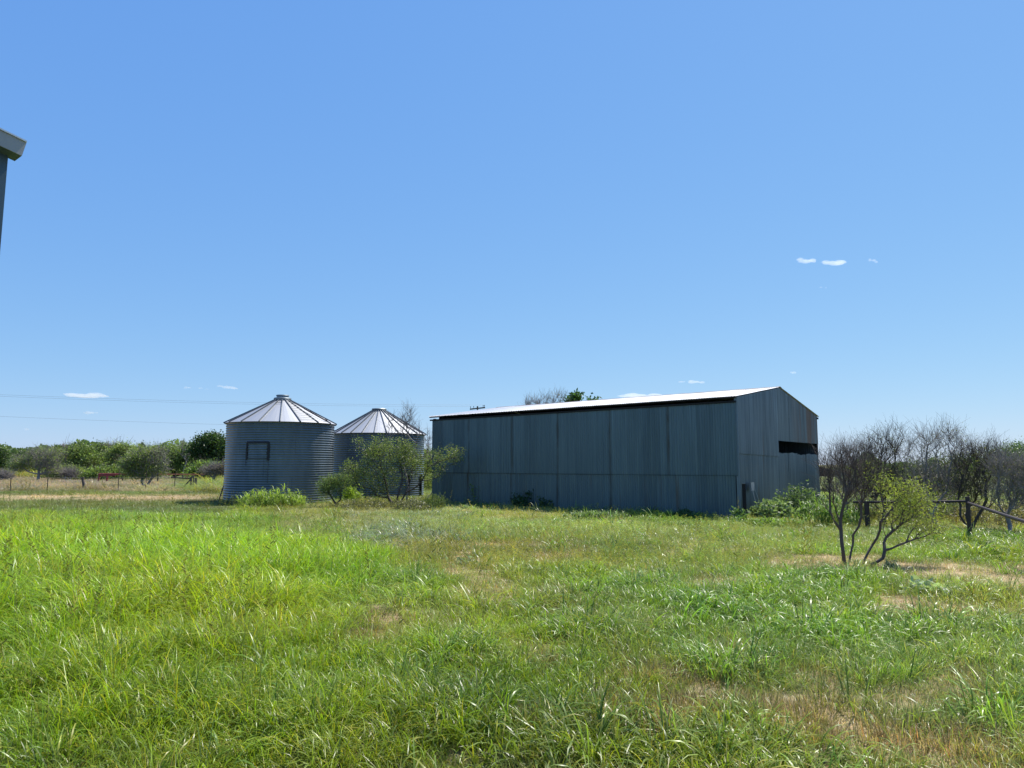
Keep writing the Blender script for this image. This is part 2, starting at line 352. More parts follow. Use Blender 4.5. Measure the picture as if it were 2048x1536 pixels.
def scatter_grass():
    def band(y0, y1, dens, marg):
        ymax = y1; X = []; 
        wmax = .78*ymax+marg; n = int(dens*(y1-y0)*2*wmax)
        x = rng.uniform(-wmax, wmax, n); y = rng.uniform(y0, y1, n)
        k = (np.abs(x) < .78*y+marg) & (y > y0); return x[k], y[k]
    bands = [(2.0, 7, 210, 3.2), (7, 13, 110, 3.4), (13, 24, 48, 3), (24, 42, 20, 3), (42, 75, 6, 4), (75, 130, 1.6, 5)]
    PX = []; PY = []; B = []
    for i, b in enumerate(bands):
        x, y = band(*b); PX.append(x); PY.append(y); B.append(np.full(len(x), i))
    x = np.concatenate(PX); y = np.concatenate(PY); B = np.concatenate(B)
    k = np.ones(len(x), bool)
    for P in KEEP: k &= ~inpoly(x, y, P)
    x, y, B = x[k], y[k], B[k]
    z = zones(x, y); n = len(x); r = rng.uniform(0, 1, n)
    idx = np.zeros(n, int); sc = np.ones(n); tint = np.zeros((n, 3))
    pick = lambda T: np.array(T)[rng.integers(0, len(T), n)]
    # default: short to mid grass, olive
    hue = fbm(x*.5, y*.5, 9)[:, None]
    olive = np.array([.190, .275, .045])*(1-hue)+np.array([.270, .325, .080])*hue
    idx[:] = np.where(r < .55, pick(T_fine), pick(T_mid)); tint[:] = olive; sc[:] = rng.uniform(.7, 1.3, n)
    lush = np.clip(z['lush'], 0, 1); L = rng.uniform(0, 1, n) < lush
    lushc = np.array([.200, .325, .022])*(1-hue)+np.array([.300, .405, .032])*hue
    tint[L] = lushc[L]; idx[L] = np.where(rng.uniform(0, 1, n) < .6, pick(T_mid), pick(T_fine))[L]
    pl = rng.uniform(0, 1, n) < z['pale']
    palec = np.array([.300, .365, .130])*(1-hue)+np.array([.390, .420, .175])*hue
    tint[pl] = palec[pl]; sc[pl] *= .75; idx[pl] = np.where(rng.uniform(0, 1, n) < .85, pick(T_fine), pick(T_pale))[pl]
    mid = (z['v'] > 1060) & (z['v'] < 1150) & (z['u'] > 800) & (z['u'] < 1650) & (rng.uniform(0, 1, n) < .22)
    idx[mid] = pick(T_pale)[mid]; tint[mid] = (.30, .34, .15); sc[mid] = rng.uniform(.8, 1.4, n)[mid]
    co_ = rng.uniform(0, 1, n) < (z['coarse']*.42+.05)*np.where(B < 2, .8, 1.3)
    cc = np.array([.160, .285, .040])*(1-hue)+np.array([.240, .340, .062])*hue
    tint[co_] = cc[co_]; idx[co_] = pick(T_coarse)[co_]; sc[co_] = rng.uniform(.6, 1.15, n)[co_]
    grey = co_ & (z['u'] > 690) & (z['u'] < 930) & (z['v'] < 1110); tint[grey] = (.24, .29, .16)
    ta = rng.uniform(0, 1, n) < np.clip(z['tall'], 0, 1)*.72*np.clip(.4+1.2*fbm(x*.8, y*.8, 61), .3, 1)
    tint[ta] = (lushc*np.array([1.0, 1.03, .9]))[ta]; idx[ta] = pick(T_long)[ta]
    amp = .5+.60*np.clip(z['tall'], 0, 1); sc[ta] = (amp*rng.uniform(.75, 1.2, n))[ta]
    dr = rng.uniform(0, 1, n) < z['dry']*.92
    sub = rng.uniform(0, 1, n)
    tint[dr] = (np.array([.50, .39, .23])*(.75+.5*hue))[dr]; idx[dr] = pick(T_straw)[dr]; sc[dr] = rng.uniform(.7, 1.2, n)[dr]
    nearp = z['v'] > 1240; dg = dr & (sub < np.where(nearp, .62, .28)); idx[dg] = pick(T_fine)[dg]; tint[dg] = (.235, .215, .085); sc[dg & nearp] *= 1.25
    kill = dr & (sub > np.where(nearp, .95, .8))
    rd = rng.uniform(0, 1, n) < z['road']; idx[rd] = pick(T_straw)[rd]; tint[rd] = (np.array([.46, .38, .24])*(.6+.8*fbm(x*.25, y*.25, 44))[:, None])[rd]
    kill |= rd & (rng.uniform(0, 1, n) < .5)
    gs = rng.uniform(0, 1, n) < z['greystraw']; idx[gs] = pick(T_mid)[gs]; tint[gs] = (np.array([.27, .24, .165])*(1-hue)+np.array([.36, .30, .20])*hue)[gs]; sc[gs] = 1.7
    farg = (B >= 4) & ~gs & ~rd; tint[farg] = (np.array([.19, .25, .075])*np.ones((n, 1)))[farg]; idx[farg] = pick(T_long)[farg]; sc[farg] = rng.uniform(.5, .9, n)[farg]
    farl = (B >= 3) & ~gs & ~rd & (z['u'] < 470) & (z['v'] > 978); idx[farl] = pick(T_fine)[farl]; tint[farl] = (.16, .21, .06)
    yel = (B >= 4) & (z['u'] > 398) & (z['u'] < 470); idx[yel] = pick(T_long)[yel]; tint[yel] = (.26, .30, .08); sc[yel] = rng.uniform(.9, 1.5, n)[yel]
    yel2 = (B >= 4) & (z['u'] < 150) & (z['v'] < 957); idx[yel2] = pick(T_long)[yel2]; tint[yel2] = (.25, .27, .08); sc[yel2] = rng.uniform(1.2, 2.2, n)[yel2]
    tint *= (.62+.76*fbm(x*.22+9, y*.22, 91, 3))[:, None]; wm = np.clip((fbm(x*.35, y*.35+50, 92, 3)-.5)*3, -.5, .5)[:, None]; tint = tint*(1+np.clip(wm, -.2, .35)*np.array([.34, .04, -.1]))
    near_far = np.array([1, 1.05, 1.3, 1.7, 2.2, 3])[B]
    wide = np.array([1, 1.15, 1.5, 2.1, 3, 4])[B]
    edge = np.clip(fbm(x*2.3, y*2.3, 55)*1.3+.35, .5, 1.4)
    jit = rng.uniform(.6, 1.35, (n, 1)); tint = tint*jit*(1+rng.normal(0, .05, (n, 3)))
    sz = sc*edge
    S3 = np.stack([sz*wide, sz*wide, sz*np.where(np.isin(idx, T_fine+T_straw), 1+.15*(near_far-1), 1)], 1)
    rot = np.stack([rng.normal(0, .1, n), rng.normal(0, .1, n), rng.uniform(0, 2*np.pi, n)], 1)
    # breeze: all lean a little to the right
    P = np.stack([x, y, gz(x, y)], 1)
    keep = ~kill
    # sparse tall stalks along the tall zone
    o = gn_scatter('grass', P[keep], rot[keep], S3[keep], idx[keep], np.clip(tint[keep], 0, 1))
    tag(o, 'green and straw coloured grass covering the yard and field', 'grass', kind='stuff')
    st = (rng.uniform(0, 1, n) < .012*(B < 3)*np.clip(z['tall']*1.5+z['coarse']*.3, 0, 1)) | ((rng.uniform(0, 1, n) < .05) & (z['tall'] > .2) & (z['v'] < 1090) & (B < 4))
    P2 = P[st]; m = len(P2)
    o = gn_scatter('seed_stalks', P2, rot[st], np.stack([np.ones(m), np.ones(m), rng.uniform(1.1, 1.7, m)], 1), pick(T_stalk)[:m], np.tile(np.array([.16, .17, .07]), (m, 1)))
    tag(o, 'thin dark seed stalks standing above the tall grass', 'grass', kind='stuff')
# ------------------------------------------------------------------ trees
def tubes_arr(A, B, ra, rb, n):
    d = B-A; L = np.linalg.norm(d, axis=1, keepdims=True)+1e-9; d = d/L
    up = np.where(np.abs(d[:, 2:3]) < .9, np.array([[0, 0, 1.]]), np.array([[1., 0, 0]]))
    a = np.cross(d, up); a /= np.linalg.norm(a, axis=1, keepdims=True)+1e-9; b = np.cross(d, a)
    th = 2*np.pi*np.arange(n)/n; c, s_ = np.cos(th), np.sin(th)
    ring = a[:, None, :]*c[None, :, None]+b[:, None, :]*s_[None, :, None]
    V = np.concatenate([A[:, None]+ring*ra[:, None, None], (B+d*0.15*rb[:, None])[:, None]+ring*rb[:, None, None]], 1)
    m = len(A); base = (np.arange(m)*2*n)[:, None]; k = np.arange(n); k2 = (k+1) % n
    Fc = np.stack([base+k, base+k2, base+n+k2, base+n+k], -1).reshape(-1, 4)
    return V.reshape(-1, 3), Fc
def skeleton(base, stems, targets, r, alpha=.3, step=.25, curl=.12):
    P = [np.array(base, float)]; par = [-1]; plen = [0.0]
    arr = np.zeros((60000, 3)); arr[0] = base; pl = np.zeros(60000); n = 1; parent = np.full(60000, -1)
    tips = []
    for T in list(stems)+list(targets):
        cur = arr[:n]; dd = np.linalg.norm(cur-T, axis=1)
        pen = np.maximum(0, cur[:, 2]-T[2])*.8
        k = int(np.argmin(dd+alpha*pl[:n]+pen)); d0 = dd[k]; m = max(2, int(d0/step)+1)
        A = cur[k].copy(); last = k; off = r.normal(0, curl*d0, 3); off[2] = -abs(off[2])*.6 if T[2] > A[2] else abs(off[2])
        for i in range(1, m+1):
            f = i/m; p = A*(1-f)+T*f+off*math.sin(math.pi*f)+r.normal(0, .035*step*4*curl+.004, 3)*(i < m)
            if n >= 60000: break
            arr[n] = p; parent[n] = last; pl[n] = pl[last]+np.linalg.norm(p-arr[last]); last = n; n += 1
        tips.append(last)
    return arr[:n], parent[:n], tips
def leaves_arr(C, r, L, W, droop=.3, flat=.0):
    n = len(C); d = r.normal(0, 1, (n, 3)); d[:, 2] = d[:, 2]*(1-flat)-droop; d /= np.linalg.norm(d, axis=1, keepdims=True)
    e = r.normal(0, 1, (n, 3)); s_ = np.cross(d, e); s_ /= np.linalg.norm(s_, axis=1, keepdims=True)+1e-9
    l = L*r.uniform(.6, 1.3, (n, 1)); wv = W*r.uniform(.6, 1.3, (n, 1))
    V = np.stack([C-d*l*.5, C+s_*wv*.5-d*l*.05, C+d*l*.5, C-s_*wv*.5-d*l*.05], 1).reshape(-1, 3)
    return V, np.arange(4*n).reshape(-1, 4)
def in_ell(r, c, rad, n, shell=.0):
    d = r.normal(0, 1, (n, 3)); d /= np.linalg.norm(d, axis=1, keepdims=True); q = r.uniform(shell, 1, (n, 1))**(1/2.2)
    return c+d*q*rad
def tree(name, label, cat, base, blobs, seed, nt_=300, nleaf=12, leaf=(.07, .02), tint=(.08, .12, .03), tvar=.3, sig=.12, twig=.006, expo=.42, bark=None,
         bare=False, stems=(), group=None, alpha=.3, step=.25, curl=.12, droop=.3, ntwig=0, twlen=.35, thick_k=1.0, upbias=.6, maxr=.3, Y=None, up_shape=True):
    """base (px,py) on the ground or (px,None) with Y; blobs (px,py,rx,ry[,weight][,leafiness][,dY]) outline the crown as it stands there"""
    r = np.random.default_rng(seed)
    if Y is None: b0 = G(base[0], base[1]); Y = b0[1]
    else: b0 = D(base[0], 930, Y); b0[2] = 0
    b0[2] = float(gz(b0[0], b0[1]))-.03
    T = []; LF = []; wsum = sum((b[4] if len(b) > 4 else 1)*b[2]*b[3] for b in blobs)
    pxm = F*1.0/Y
    for b in blobs:
        wgt = b[4] if len(b) > 4 else 1; lf = b[5] if len(b) > 5 else (0 if bare else 1); dY = b[6] if len(b) > 6 else 0
        c = D(b[0], b[1], Y+dY); rx = b[2]/pxm; rz = b[3]/pxm; ry = min(rx, max(rz, rx*.6))*.85
        n = max(3, int(nt_*wgt*b[2]*b[3]/wsum))
        q = in_ell(r, c, np.array([rx, ry, rz]), n); q[:, 2] = np.maximum(q[:, 2], .12)
        T.append(q); LF += [lf]*n
    T = np.concatenate(T); LF = np.array(LF); o_ = np.argsort(np.linalg.norm(T-b0, axis=1)+r.normal(0, .3, len(T))); T = T[o_]; LF = LF[o_]
    ST = [D(s_[0], s_[1], Y+(s_[2] if len(s_) > 2 else 0)) for s_ in stems]
    arr, par, tips = skeleton(b0, ST, T, r, alpha, step, curl); tips = tips[len(ST):]
    cnt = np.zeros(len(arr)); cnt[tips] = 1
    for i in range(len(arr)-1, 0, -1): cnt[par[i]] += cnt[i]
    cnt = np.maximum(cnt, 1); rad = np.minimum(twig*cnt**expo, maxr)
    ei = np.arange(1, len(arr)); A = arr[par[ei]]; B = arr[ei]; ra = np.minimum(rad[par[ei]], rad[ei]*1.6+.001); rb = rad[ei]
    if ntwig:
        # fine twigs from the outer nodes
        src = ei[cnt[ei] < 6]; src = np.repeat(src, ntwig); base_p = arr[src]
        dr = arr[src]-arr[par[src]]; dr /= np.linalg.norm(dr, axis=1, keepdims=True)+1e-9
        d = dr*.8+r.normal(0, .55, dr.shape)+np.array([0, 0, upbias]); d /= np.linalg.norm(d, axis=1, keepdims=True)
        ln = twlen*r.uniform(.3, 1.2, (len(src), 1)); midp = base_p+d*ln*.5+r.normal(0, .03, dr.shape)*twlen; endp = midp+(d+r.normal(0, .35, dr.shape))*ln*.5
        tr = np.full(len(src), twig*.75)
        TA = np.concatenate([base_p, midp]); TB = np.concatenate([midp, endp]); tra = np.concatenate([tr, tr*.8]); trb = np.concatenate([tr*.8, tr*.45])
    root = empty(name, b0, label, cat, group)
    bark = bark or M_bark
    thick = rb > max(rad.max()*.28, twig*2.2)
    pt = [(A[thick], B[thick], ra[thick], rb[thick], 6)]; pn = [(A[~thick], B[~thick], ra[~thick], rb[~thick], 3)]
    if ntwig: pn.append((TA, TB, tra, trb, 3))
    def build(nm, parts):
        Vs = []; Fs = []; k = 0
        for q in parts:
            if len(q[0]) == 0: continue
            V, Fc = tubes_arr(*q); Vs.append(V); Fs.append(Fc+k); k += len(V)
        if Vs: return mkobj(nm, np.concatenate(Vs), np.concatenate(Fs), bark, root, smooth=True)
    build('trunk', pt); build('branches', pn)
    if nleaf and LF.max() > 0:
        keep = r.uniform(0, 1, len(T)) < LF; TT = T[keep]
        C = np.repeat(TT, nleaf, 0); C = C+r.normal(0, sig, C.shape)*np.array([1, 1, .75]); C[:, 2] = np.maximum(C[:, 2], .03)
        V, Fc = leaves_arr(C, r, leaf[0], leaf[1], droop)
        cl = np.repeat(r.uniform(1-tvar, 1+tvar, (len(TT), 1)), nleaf, 0)*r.uniform(.75, 1.25, (len(C), 1))
        ct = np.array(tint)*cl*np.where(r.uniform(0, 1, (len(C), 1)) < .08, np.array([[1.7, 1.4, 1.2]]), 1)
        mkobj('crown', V, Fc, M_leaf, root, col=np.repeat(np.clip(ct, 0, 1), 4, 0))
    return root
# ------------------------------------------------------------------ barn
def corr_panel(O, du, n, u0, u1, zb, zt, pitch=.09, amp=.011, spp=6, proud=0.0, seed=1, warp=.006):
    """corrugated sheet: u along du from O, zb/zt constants or functions of u"""
    N = max(4, int((u1-u0)/pitch*spp)+1); u = np.linspace(u0, u1, N)
    rows = 5; r = np.random.default_rng(seed)
    fb = zb(u) if callable(zb) else np.full(N, zb); ft = zt(u) if callable(zt) else np.full(N, zt)
    V = []; UV = []
    for k in range(rows):
        f = k/(rows-1); z = fb*(1-f)+ft*f
        off = amp*np.sin(2*np.pi*u/pitch)+proud+warp*(fbm(u*1.7+seed*9, z*1.1, 3)-.5)*2
        V.append(O+np.outer(u, du)+np.outer(off, n)+np.outer(z, (0, 0, 1))); UV.append(np.stack([u, z], 1))
    V = np.concatenate(V); UV = np.concatenate(UV); i = np.arange(rows*N).reshape(rows, N)
    Fc = np.stack([i[:-1, :-1], i[:-1, 1:], i[1:, 1:], i[1:, :-1]], -1).reshape(-1, 4)
    return V, Fc, UV
def join(parts):
    Vs, Fs, Us = [], [], []; k = 0
    for V, Fc, U in parts: Vs.append(V); Fs.append(Fc+k); Us.append(U); k += len(V)
    return np.concatenate(Vs), np.concatenate(Fs), np.concatenate(Us)
def barn():
    C = np.array([6.899, 21.851, 0]); L = np.array([-3.462, 31.091, 0]); R = np.array([13.179, 30.685, 0])
    wl = np.linalg.norm(L-C); wg = np.linalg.norm(R-C); du = (L-C)/wl; dg = (R-C)/wg; B = L+R-C
    nl = np.array([-du[1], du[0], 0]); nl = nl if nl@(-C) > 0 else -nl
    ng = np.array([-dg[1], dg[0], 0]); ng = ng if ng@(-C) > 0 else -ng
    he, hw, ur, hr = 3.70, 3.545, 4.98, 4.42
    root = empty('metal_barn', C, 'large blue grey corrugated metal barn with dark eave gap and pitched roof', 'barn')
    KEEP.append([tuple((C+.04*nl)[:2]), tuple(L[:2]), tuple(B[:2]), tuple(R[:2])])
    ml = galv('barn_side_sheet', (.100, .148, .160), joints=(2.34, 4.63, 6.95, 9.22, 11.63), rust=.0, lap_shade=1.283, lo=.9, hi=1.1)
    mll = galv('barn_side_lower_sheet', (.100, .148, .160), joints=(4.65, 6.99, 9.3, 11.7), rust=.15, rustcol=(.095, .095, .085), lo=.9, hi=1.1, panel=.7)
    mg = galv('barn_gable_sheet', (.112, .150, .172), rust=.12, rustcol=(.10, .085, .07), lo=.72, hi=1.25)
    mgr = galv('barn_gable_rusty_sheet', (.115, .148, .162), rust=.8, lo=.7, hi=1.2, rust_u=(6.2, 9.0), rustcol=(.13, .075, .05))
    mr = galv('barn_roof_sheet', (.40, .41, .43), metal=.5, rough=.42, lo=.85, hi=1.15, rust=0)
    zs = 1.29
    V, Fc, U = corr_panel(C, du, nl, 0, wl, -.05, lambda u: zs+.02+0*u, seed=2); o = mkobj('side_wall', V, Fc, mll, root, uv=U, smooth=True); o['label'] = 'lower course of wall sheets on the long side'
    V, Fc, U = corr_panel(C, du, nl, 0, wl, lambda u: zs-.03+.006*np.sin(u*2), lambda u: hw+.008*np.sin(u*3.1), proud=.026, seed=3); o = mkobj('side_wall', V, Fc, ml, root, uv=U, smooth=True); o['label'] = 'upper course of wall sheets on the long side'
    top = lambda u: np.where(u < ur, he+(hr-he)*u/ur, hr-(hr-he)*(u-ur)/(wg-ur))-.01
    uo = 4.57
    seam = lambda u: 1.95-.012*u
    parts = [corr_panel(C, dg, ng, .0, uo-.01, -.05, lambda u: seam(u)+.02, seed=4, amp=.006), corr_panel(C, dg, ng, 0, uo-.01, seam, top, proud=.028, seed=5, amp=.006)]
    V, Fc, U = join(parts); mkobj('gable_wall', V, Fc, mg, root, uv=U, smooth=True)
    parts = []
    cuts = [uo, 5.9, 7.25, 8.6, 9.95, wg]
    for i in range(5): parts.append(corr_panel(C, dg, ng, cuts[i], cuts[i+1]-(.035 if i == 2 else .012), -.05, (lambda q: (lambda u: 2.03+.03*math.sin(q*2.3)+.012*np.sin(u*7)))(i), proud=.004*(i % 2), seed=10+i, warp=.015, amp=.006))
    V, Fc, U = join(parts); mkobj('gable_wall', V, Fc, mg, root, uv=U, smooth=True)
    parts = []
    cuts = [uo, 6.2, 7.45, 8.7, 9.8, wg]
    for i in range(5): parts.append(corr_panel(C, dg, ng, cuts[i], cuts[i+1]-(.045 if i == 1 else .01), 2.47+.006*i, top, proud=.012+.005*(i % 2), seed=20+i, warp=.012, amp=.006))
    V, Fc, U = join(parts); o = mkobj('gable_wall', V, Fc, mgr, root, uv=U, smooth=True); o['label'] = 'rust streaked sheets above the dark opening'
    # far walls
    hole = lambda u: np.where((u < .38), 3.42, top(u))
    parts = [corr_panel(L, dg, -ng*-1, 0, wg, -.05, hole, seed=30, spp=3), corr_panel(R, du, -nl, 0, wl, -.05, he-.03, seed=31, spp=3)]
    V, Fc, U = join(parts); mkobj('far_wall', V, Fc, mg, root, uv=U, smooth=True)
    # roof: two slopes with sheets running down the slope
    def slope(E0, E1, R0, R1, seed):
        w_ = np.linalg.norm(E1-E0); N = int(w_/.09*6); u = np.linspace(0, 1, N); rows = 5
        Vs = []; Us = []
        ln = np.linalg.norm(R0-E0)
        for k in range(rows):
            f = k/(rows-1); A = E0*(1-f)+R0*f; Bq = E1*(1-f)+R1*f
            p = A+np.outer(u, Bq-A); p[:, 2] += .011*np.sin(2*np.pi*u*w_/.09)+.012*(fbm(u*w_*1.2, np.full(N, f*4.), seed)-.5)
            if k == 0: p[:, :2] += (.02*(fbm(u*w_*1.5, u*0, seed+1)-.5))[:, None]
            Vs.append(p); Us.append(np.stack([u*w_, np.full(N, f*ln)], 1))
        V = np.concatenate(Vs); i = np.arange(rows*N).reshape(rows, N)
        return V, np.stack([i[:-1, :-1], i[:-1, 1:], i[1:, 1:], i[1:, :-1]], -1).reshape(-1, 4), np.concatenate(Us)
    oh = .13; z = np.array([0, 0, 1.])
    rate = (hr-he)/ur
    E0 = C+nl*oh+z*(he+.02-rate*oh)+ng*.06; E1 = L+nl*oh+z*(he+.02-rate*oh)-ng*.14
    R0 = C+dg*ur+z*(hr+.02)+ng*.06; R1 = L+dg*ur+z*(hr+.02)-ng*.14
    K0 = R-nl*.18+z*(he-.02)+ng*.06; K1 = B-nl*.18+z*(he-.02)-ng*.14
    V, Fc, U = join([slope(E0, E1, R0, R1, 5), slope(K0, K1, R0+z*.002, R1+z*.002, 6)])
    rf = mkobj('roof', V, Fc, mr, root, uv=U, smooth=True)
    rd = MB(); mrc = simple('rusty_ridge_metal', (.22, .17, .15), .6, .4, .5, 2.5)
    for s_ in (1, -1):
        q = (E0-R0) if s_ == 1 else (K0-R0); q = q/np.linalg.norm(q)
        a, b = R0+z*.022, R1+z*.022
        rd.add([a, b, b+q*.2-z*.006, a+q*.2-z*.006, a-z*.006, b-z*.006, b+q*.2-z*.014, a+q*.2-z*.014], [(0, 1, 2, 3), (4, 7, 6, 5), (2, 6, 7, 3), (0, 3, 7, 4), (1, 5, 6, 2)])
    rd.build('ridge_cap', mrc, root)
    bm_ = MB()
    e = L-C; q = e/wl
    for zz, off in ((he-.02, .06), (hw-.0, .03)):
        if zz < he-.05: bm_.build('eave_beam', M_black, root); bm_ = MB()
        bm_.box(C+e*.5+nl*(off)+z*zz+q*.06, q*(wl/2+.08), nl*.035, z*.03)
    bm_.build('eave_beam', M_black, root); bm_ = MB()
    bm_.box(R-nl*.02+z*(he-.10)+ng*-.5, ng*.55, nl*.06, z*.04)
    bm_.build('eave_beam', M_black, root)
    for k in range(7):
        bm_ = MB()
        p = C+q*(wl*k/6.0+(.05 if k == 0 else -.03 if k == 6 else 0)); bm_.box(p-nl*.08+z*he/2*.98, q*.05, nl*.05, z*he/2*.97); bm_.build('steel_post', M_black, root)
    for k in (0, 4):
        bm_ = MB()
        p = C+dg*(wg*(k+.02)/4.02)-ng*.08; bm_.box(p+z*(top(np.array([wg*k/4.0]))[0]/2-.05), dg*.04, ng*.04, z*(top(np.array([wg*k/4.0]))[0]/2-.06)); bm_.build('steel_post', M_black, root)
    tr = MB(); tr.box(C+nl*.012+ng*.012+z*1.83, du*.05, nl*.004, z*1.86); tr.box(C+nl*.012+ng*.014+z*1.83+dg*.04-nl*.008, dg*.06, ng*.004, z*1.86)
    mt = galv('corner_trim_metal', (.16, .21, .24), panel=0, lo=.8, hi=1.2); tr.build('corner_trim', simple('corner_trim_grey', (.15, .195, .22), .5, .5, .2, 3), root)
    for px, Y, h_, hh in ((1472, 21.5, .68, 0), ): pass
    # post and weathered board leaning beside the near corner
    return C, L, R, du, dg, nl, ng
BC, BL, BR, Bdu, Bdg, Bnl, Bng = barn()
def small_things():
    z = np.array([0, 0, 1.])
    m = MB(); b = G(1490, 1041); m.box(b+z*.47, (.045, 0, 0), (0, .03, 0), z*.57); m.box(b+z*1.045, (.052, 0, 0), (0, .037, 0), z*.006)
    o = m.build('fence_post', M_black); tag(o, 'black square steel post standing alone in front of the barn corner', 'post')
    # faded board on legs
    p = BC+Bdg*.95+Bng*.12
    rt = empty('faded_board', p, 'small faded pale board on thin stakes leaning against the barn gable', 'board')
    pm = simple('faded_paint', (.24, .27, .27), .8, 0, .35, 9)
    m = MB(); m.box(p+z*.92+Bng*.02, Bdg*.17, Bng*.008, z*.13); m.build('panel', pm, rt)
    for s_ in (-.1, .13):
        m = MB(); m.tube([p+Bdg*(s_)+z*1.0, p+Bdg*(s_*2.3+.05)+Bng*.25], .010, 5); m.build('stake', pm, rt)
small_things()
# ------------------------------------------------------------------ silos
def silo(name, cpx, Y, Dm, zeave, zcone, rcol, label, hatch, nrib, seed, ladder, capstyle):
    c = D(cpx, 930, Y); c[2] = 0; root = empty(name, c, label, 'grain bin', 'corrugated grain bins')
    R = Dm/2; pitch = .1016; th_cam = math.atan2(-c[1], -c[0])
    KEEP.append([(c[0]+R*.98*math.cos(a), c[1]+R*.98*math.sin(a)) for a in np.linspace(0, 2*np.pi, 24, endpoint=False)])
    m, t, b = newmat(name+'_galvanised')
    n1 = uvnoise(t, .8, .5, 5, seed); n2 = uvnoise(t, 3.5, .6, 4, seed+5)
    v = math_node(t, 'ADD', math_node(t, 'MULTIPLY', n1, .6), math_node(t, 'MULTIPLY', n2, .4))
    cc = ramp(t, v, [(.35, (.09, .115, .128)), (.5, (.12, .147, .16)), (.68, (.165, .195, .21))])
    u, zz = uvsep(t)
    ring = math_node(t, 'DIVIDE', zz, .915); fr = math_node(t, 'FRACT', math_node(t, 'ADD', ring, .30))
    ln = math_node(t, 'LESS_THAN', math_node(t, 'ABSOLUTE', math_node(t, 'SUBTRACT', fr, .5)), .014)
    off = math_node(t, 'MULTIPLY', math_node(t, 'FLOOR', math_node(t, 'ADD', ring, .8)), 1.15)
    fu = math_node(t, 'FRACT', math_node(t, 'DIVIDE', math_node(t, 'ADD', u, off), 2.4))
    lv = math_node(t, 'LESS_THAN', math_node(t, 'ABSOLUTE', math_node(t, 'SUBTRACT', fu, .5)), .008)
    cc = mixc(t, math_node(t, 'MULTIPLY', math_node(t, 'MAXIMUM', ln, lv), .4), cc, (.06, .07, .075))
    t.links.new(cc, b.inputs['Base Color']); b.inputs['Metallic'].default_value = .22; b.inputs['Roughness'].default_value = .34
    NA = 144; nz = int(zeave/pitch*8); zs = np.linspace(-.05, zeave, nz)
    th = np.linspace(0, 2*np.pi, NA+1)
    TH, ZZ = np.meshgrid(th, zs); rr = R+.0145*np.sin(2*np.pi*ZZ/pitch)
    rr += .012*(fbm(TH*3, ZZ*1.2, int(seed))-.5)
    V = np.stack([c[0]+rr*np.cos(TH), c[1]+rr*np.sin(TH), ZZ], -1).reshape(-1, 3); i = np.arange(V.shape[0]).reshape(nz, NA+1)
    Fc = np.stack([i[:-1, :-1], i[:-1, 1:], i[1:, 1:], i[1:, :-1]], -1).reshape(-1, 4)
    mkobj('wall', V, Fc, m, root, uv=np.stack([(TH*R).ravel(), ZZ.ravel()], 1), smooth=True)
    # roof cone with standing ribs
    mr = galv(name+'_roof_sheet', (.38, .39, .405), metal=.45, rough=.5, lo=.9, hi=1.08, panel=0)
    oh = .10; Ro = R+oh; slope = (zcone-zeave)/(R-rcol); ze = zeave-.02
    ze0 = zeave+.03-slope*oh*.55
    V = []; Fs = []; U = []
    for k in range(nrib):
        a0 = 2*np.pi*k/nrib+seed*.11; a1 = a0+2*np.pi/nrib
        for q in range(4):
            b0 = a0+(a1-a0)*q/4; b1 = a0+(a1-a0)*(q+1)/4; i0 = len(V)
            for bb, r_, z_ in ((b0, Ro, ze0), (b1, Ro, ze0), (b1, rcol, zcone), (b0, rcol, zcone)):
                V.append((c[0]+r_*math.cos(bb), c[1]+r_*math.sin(bb), z_)); U.append((bb*R, r_))
            Fs.append((i0, i0+1, i0+2, i0+3))
    roof = mkobj('roof', V, Fs, mr, root, uv=U)
    rb = MB()
    for k in range(nrib):
        a = 2*np.pi*k/nrib+seed*.11; d = np.array([math.cos(a), math.sin(a), 0]); s_ = np.array([-d[1], d[0], 0]); Z = np.array([0, 0, 1.])
        p0 = c+d*(Ro+.015)+Z*(ze0-.004); p1 = c+d*rcol+Z*(zcone+.004); ax = (p1-p0)/2; nrm = np.cross(s_, ax); nrm /= np.linalg.norm(nrm); nrm = nrm if nrm[2] > 0 else -nrm
        rb.box((p0+p1)/2+nrm*.018, ax, s_*.017, nrm*.028)
    mrib = simple(name+'_rib_metal', (.10, .115, .125), .5, .3, .2, 4)  # darker than the roof sheets: shaded rib sides put into the colour
    o = rb.build('roof_ribs', mrib, roof); o['kind'] = 'stuff' if False else 'part'; del o['kind']
    # eave rim
    rim = MB(); pts = [(c[0]+(R+.05)*math.cos(a), c[1]+(R+.05)*math.sin(a), zeave-.0) for a in np.linspace(0, 2*np.pi, 97)]
    rim.tube(pts, .022, 6, cap=False); rim.build('eave_rim', mrib, root)
    # collar at the top
    cm = simple(name+'_cap_metal', (.20, .24, .26), .5, .5, .2, 5)
    col = MB()
    def disc(r0, r1, z0, z1):
        n = 40; V = []; 
        for r_, z_ in ((r0, z0), (r1, z1)):
            for k in range(n): V.append((c[0]+r_*math.cos(2*np.pi*k/n), c[1]+r_*math.sin(2*np.pi*k/n), z_))
        Fq = [(k, (k+1) % n, n+(k+1) % n, n+k) for k in range(n)]+[tuple(range(n, 2*n)), tuple(range(n-1, -1, -1))]
        col.add(V, Fq)
    if capstyle == 'neck':
        disc(rcol+.04, rcol+.05, zcone-.02, zcone+.07); disc(rcol+.055, rcol+.03, zcone+.074, zcone+.11); disc(rcol-.07, rcol-.07, zcone+.114, zcone+.20); disc(rcol-.04, rcol-.06, zcone+.204, zcone+.24)
    else:
        disc(rcol+.02, rcol+.06, zcone-.03, zcone+.055); disc(rcol+.09, rcol+.05, zcone+.059, zcone+.10)
    col.build('roof_cap', cm, root)
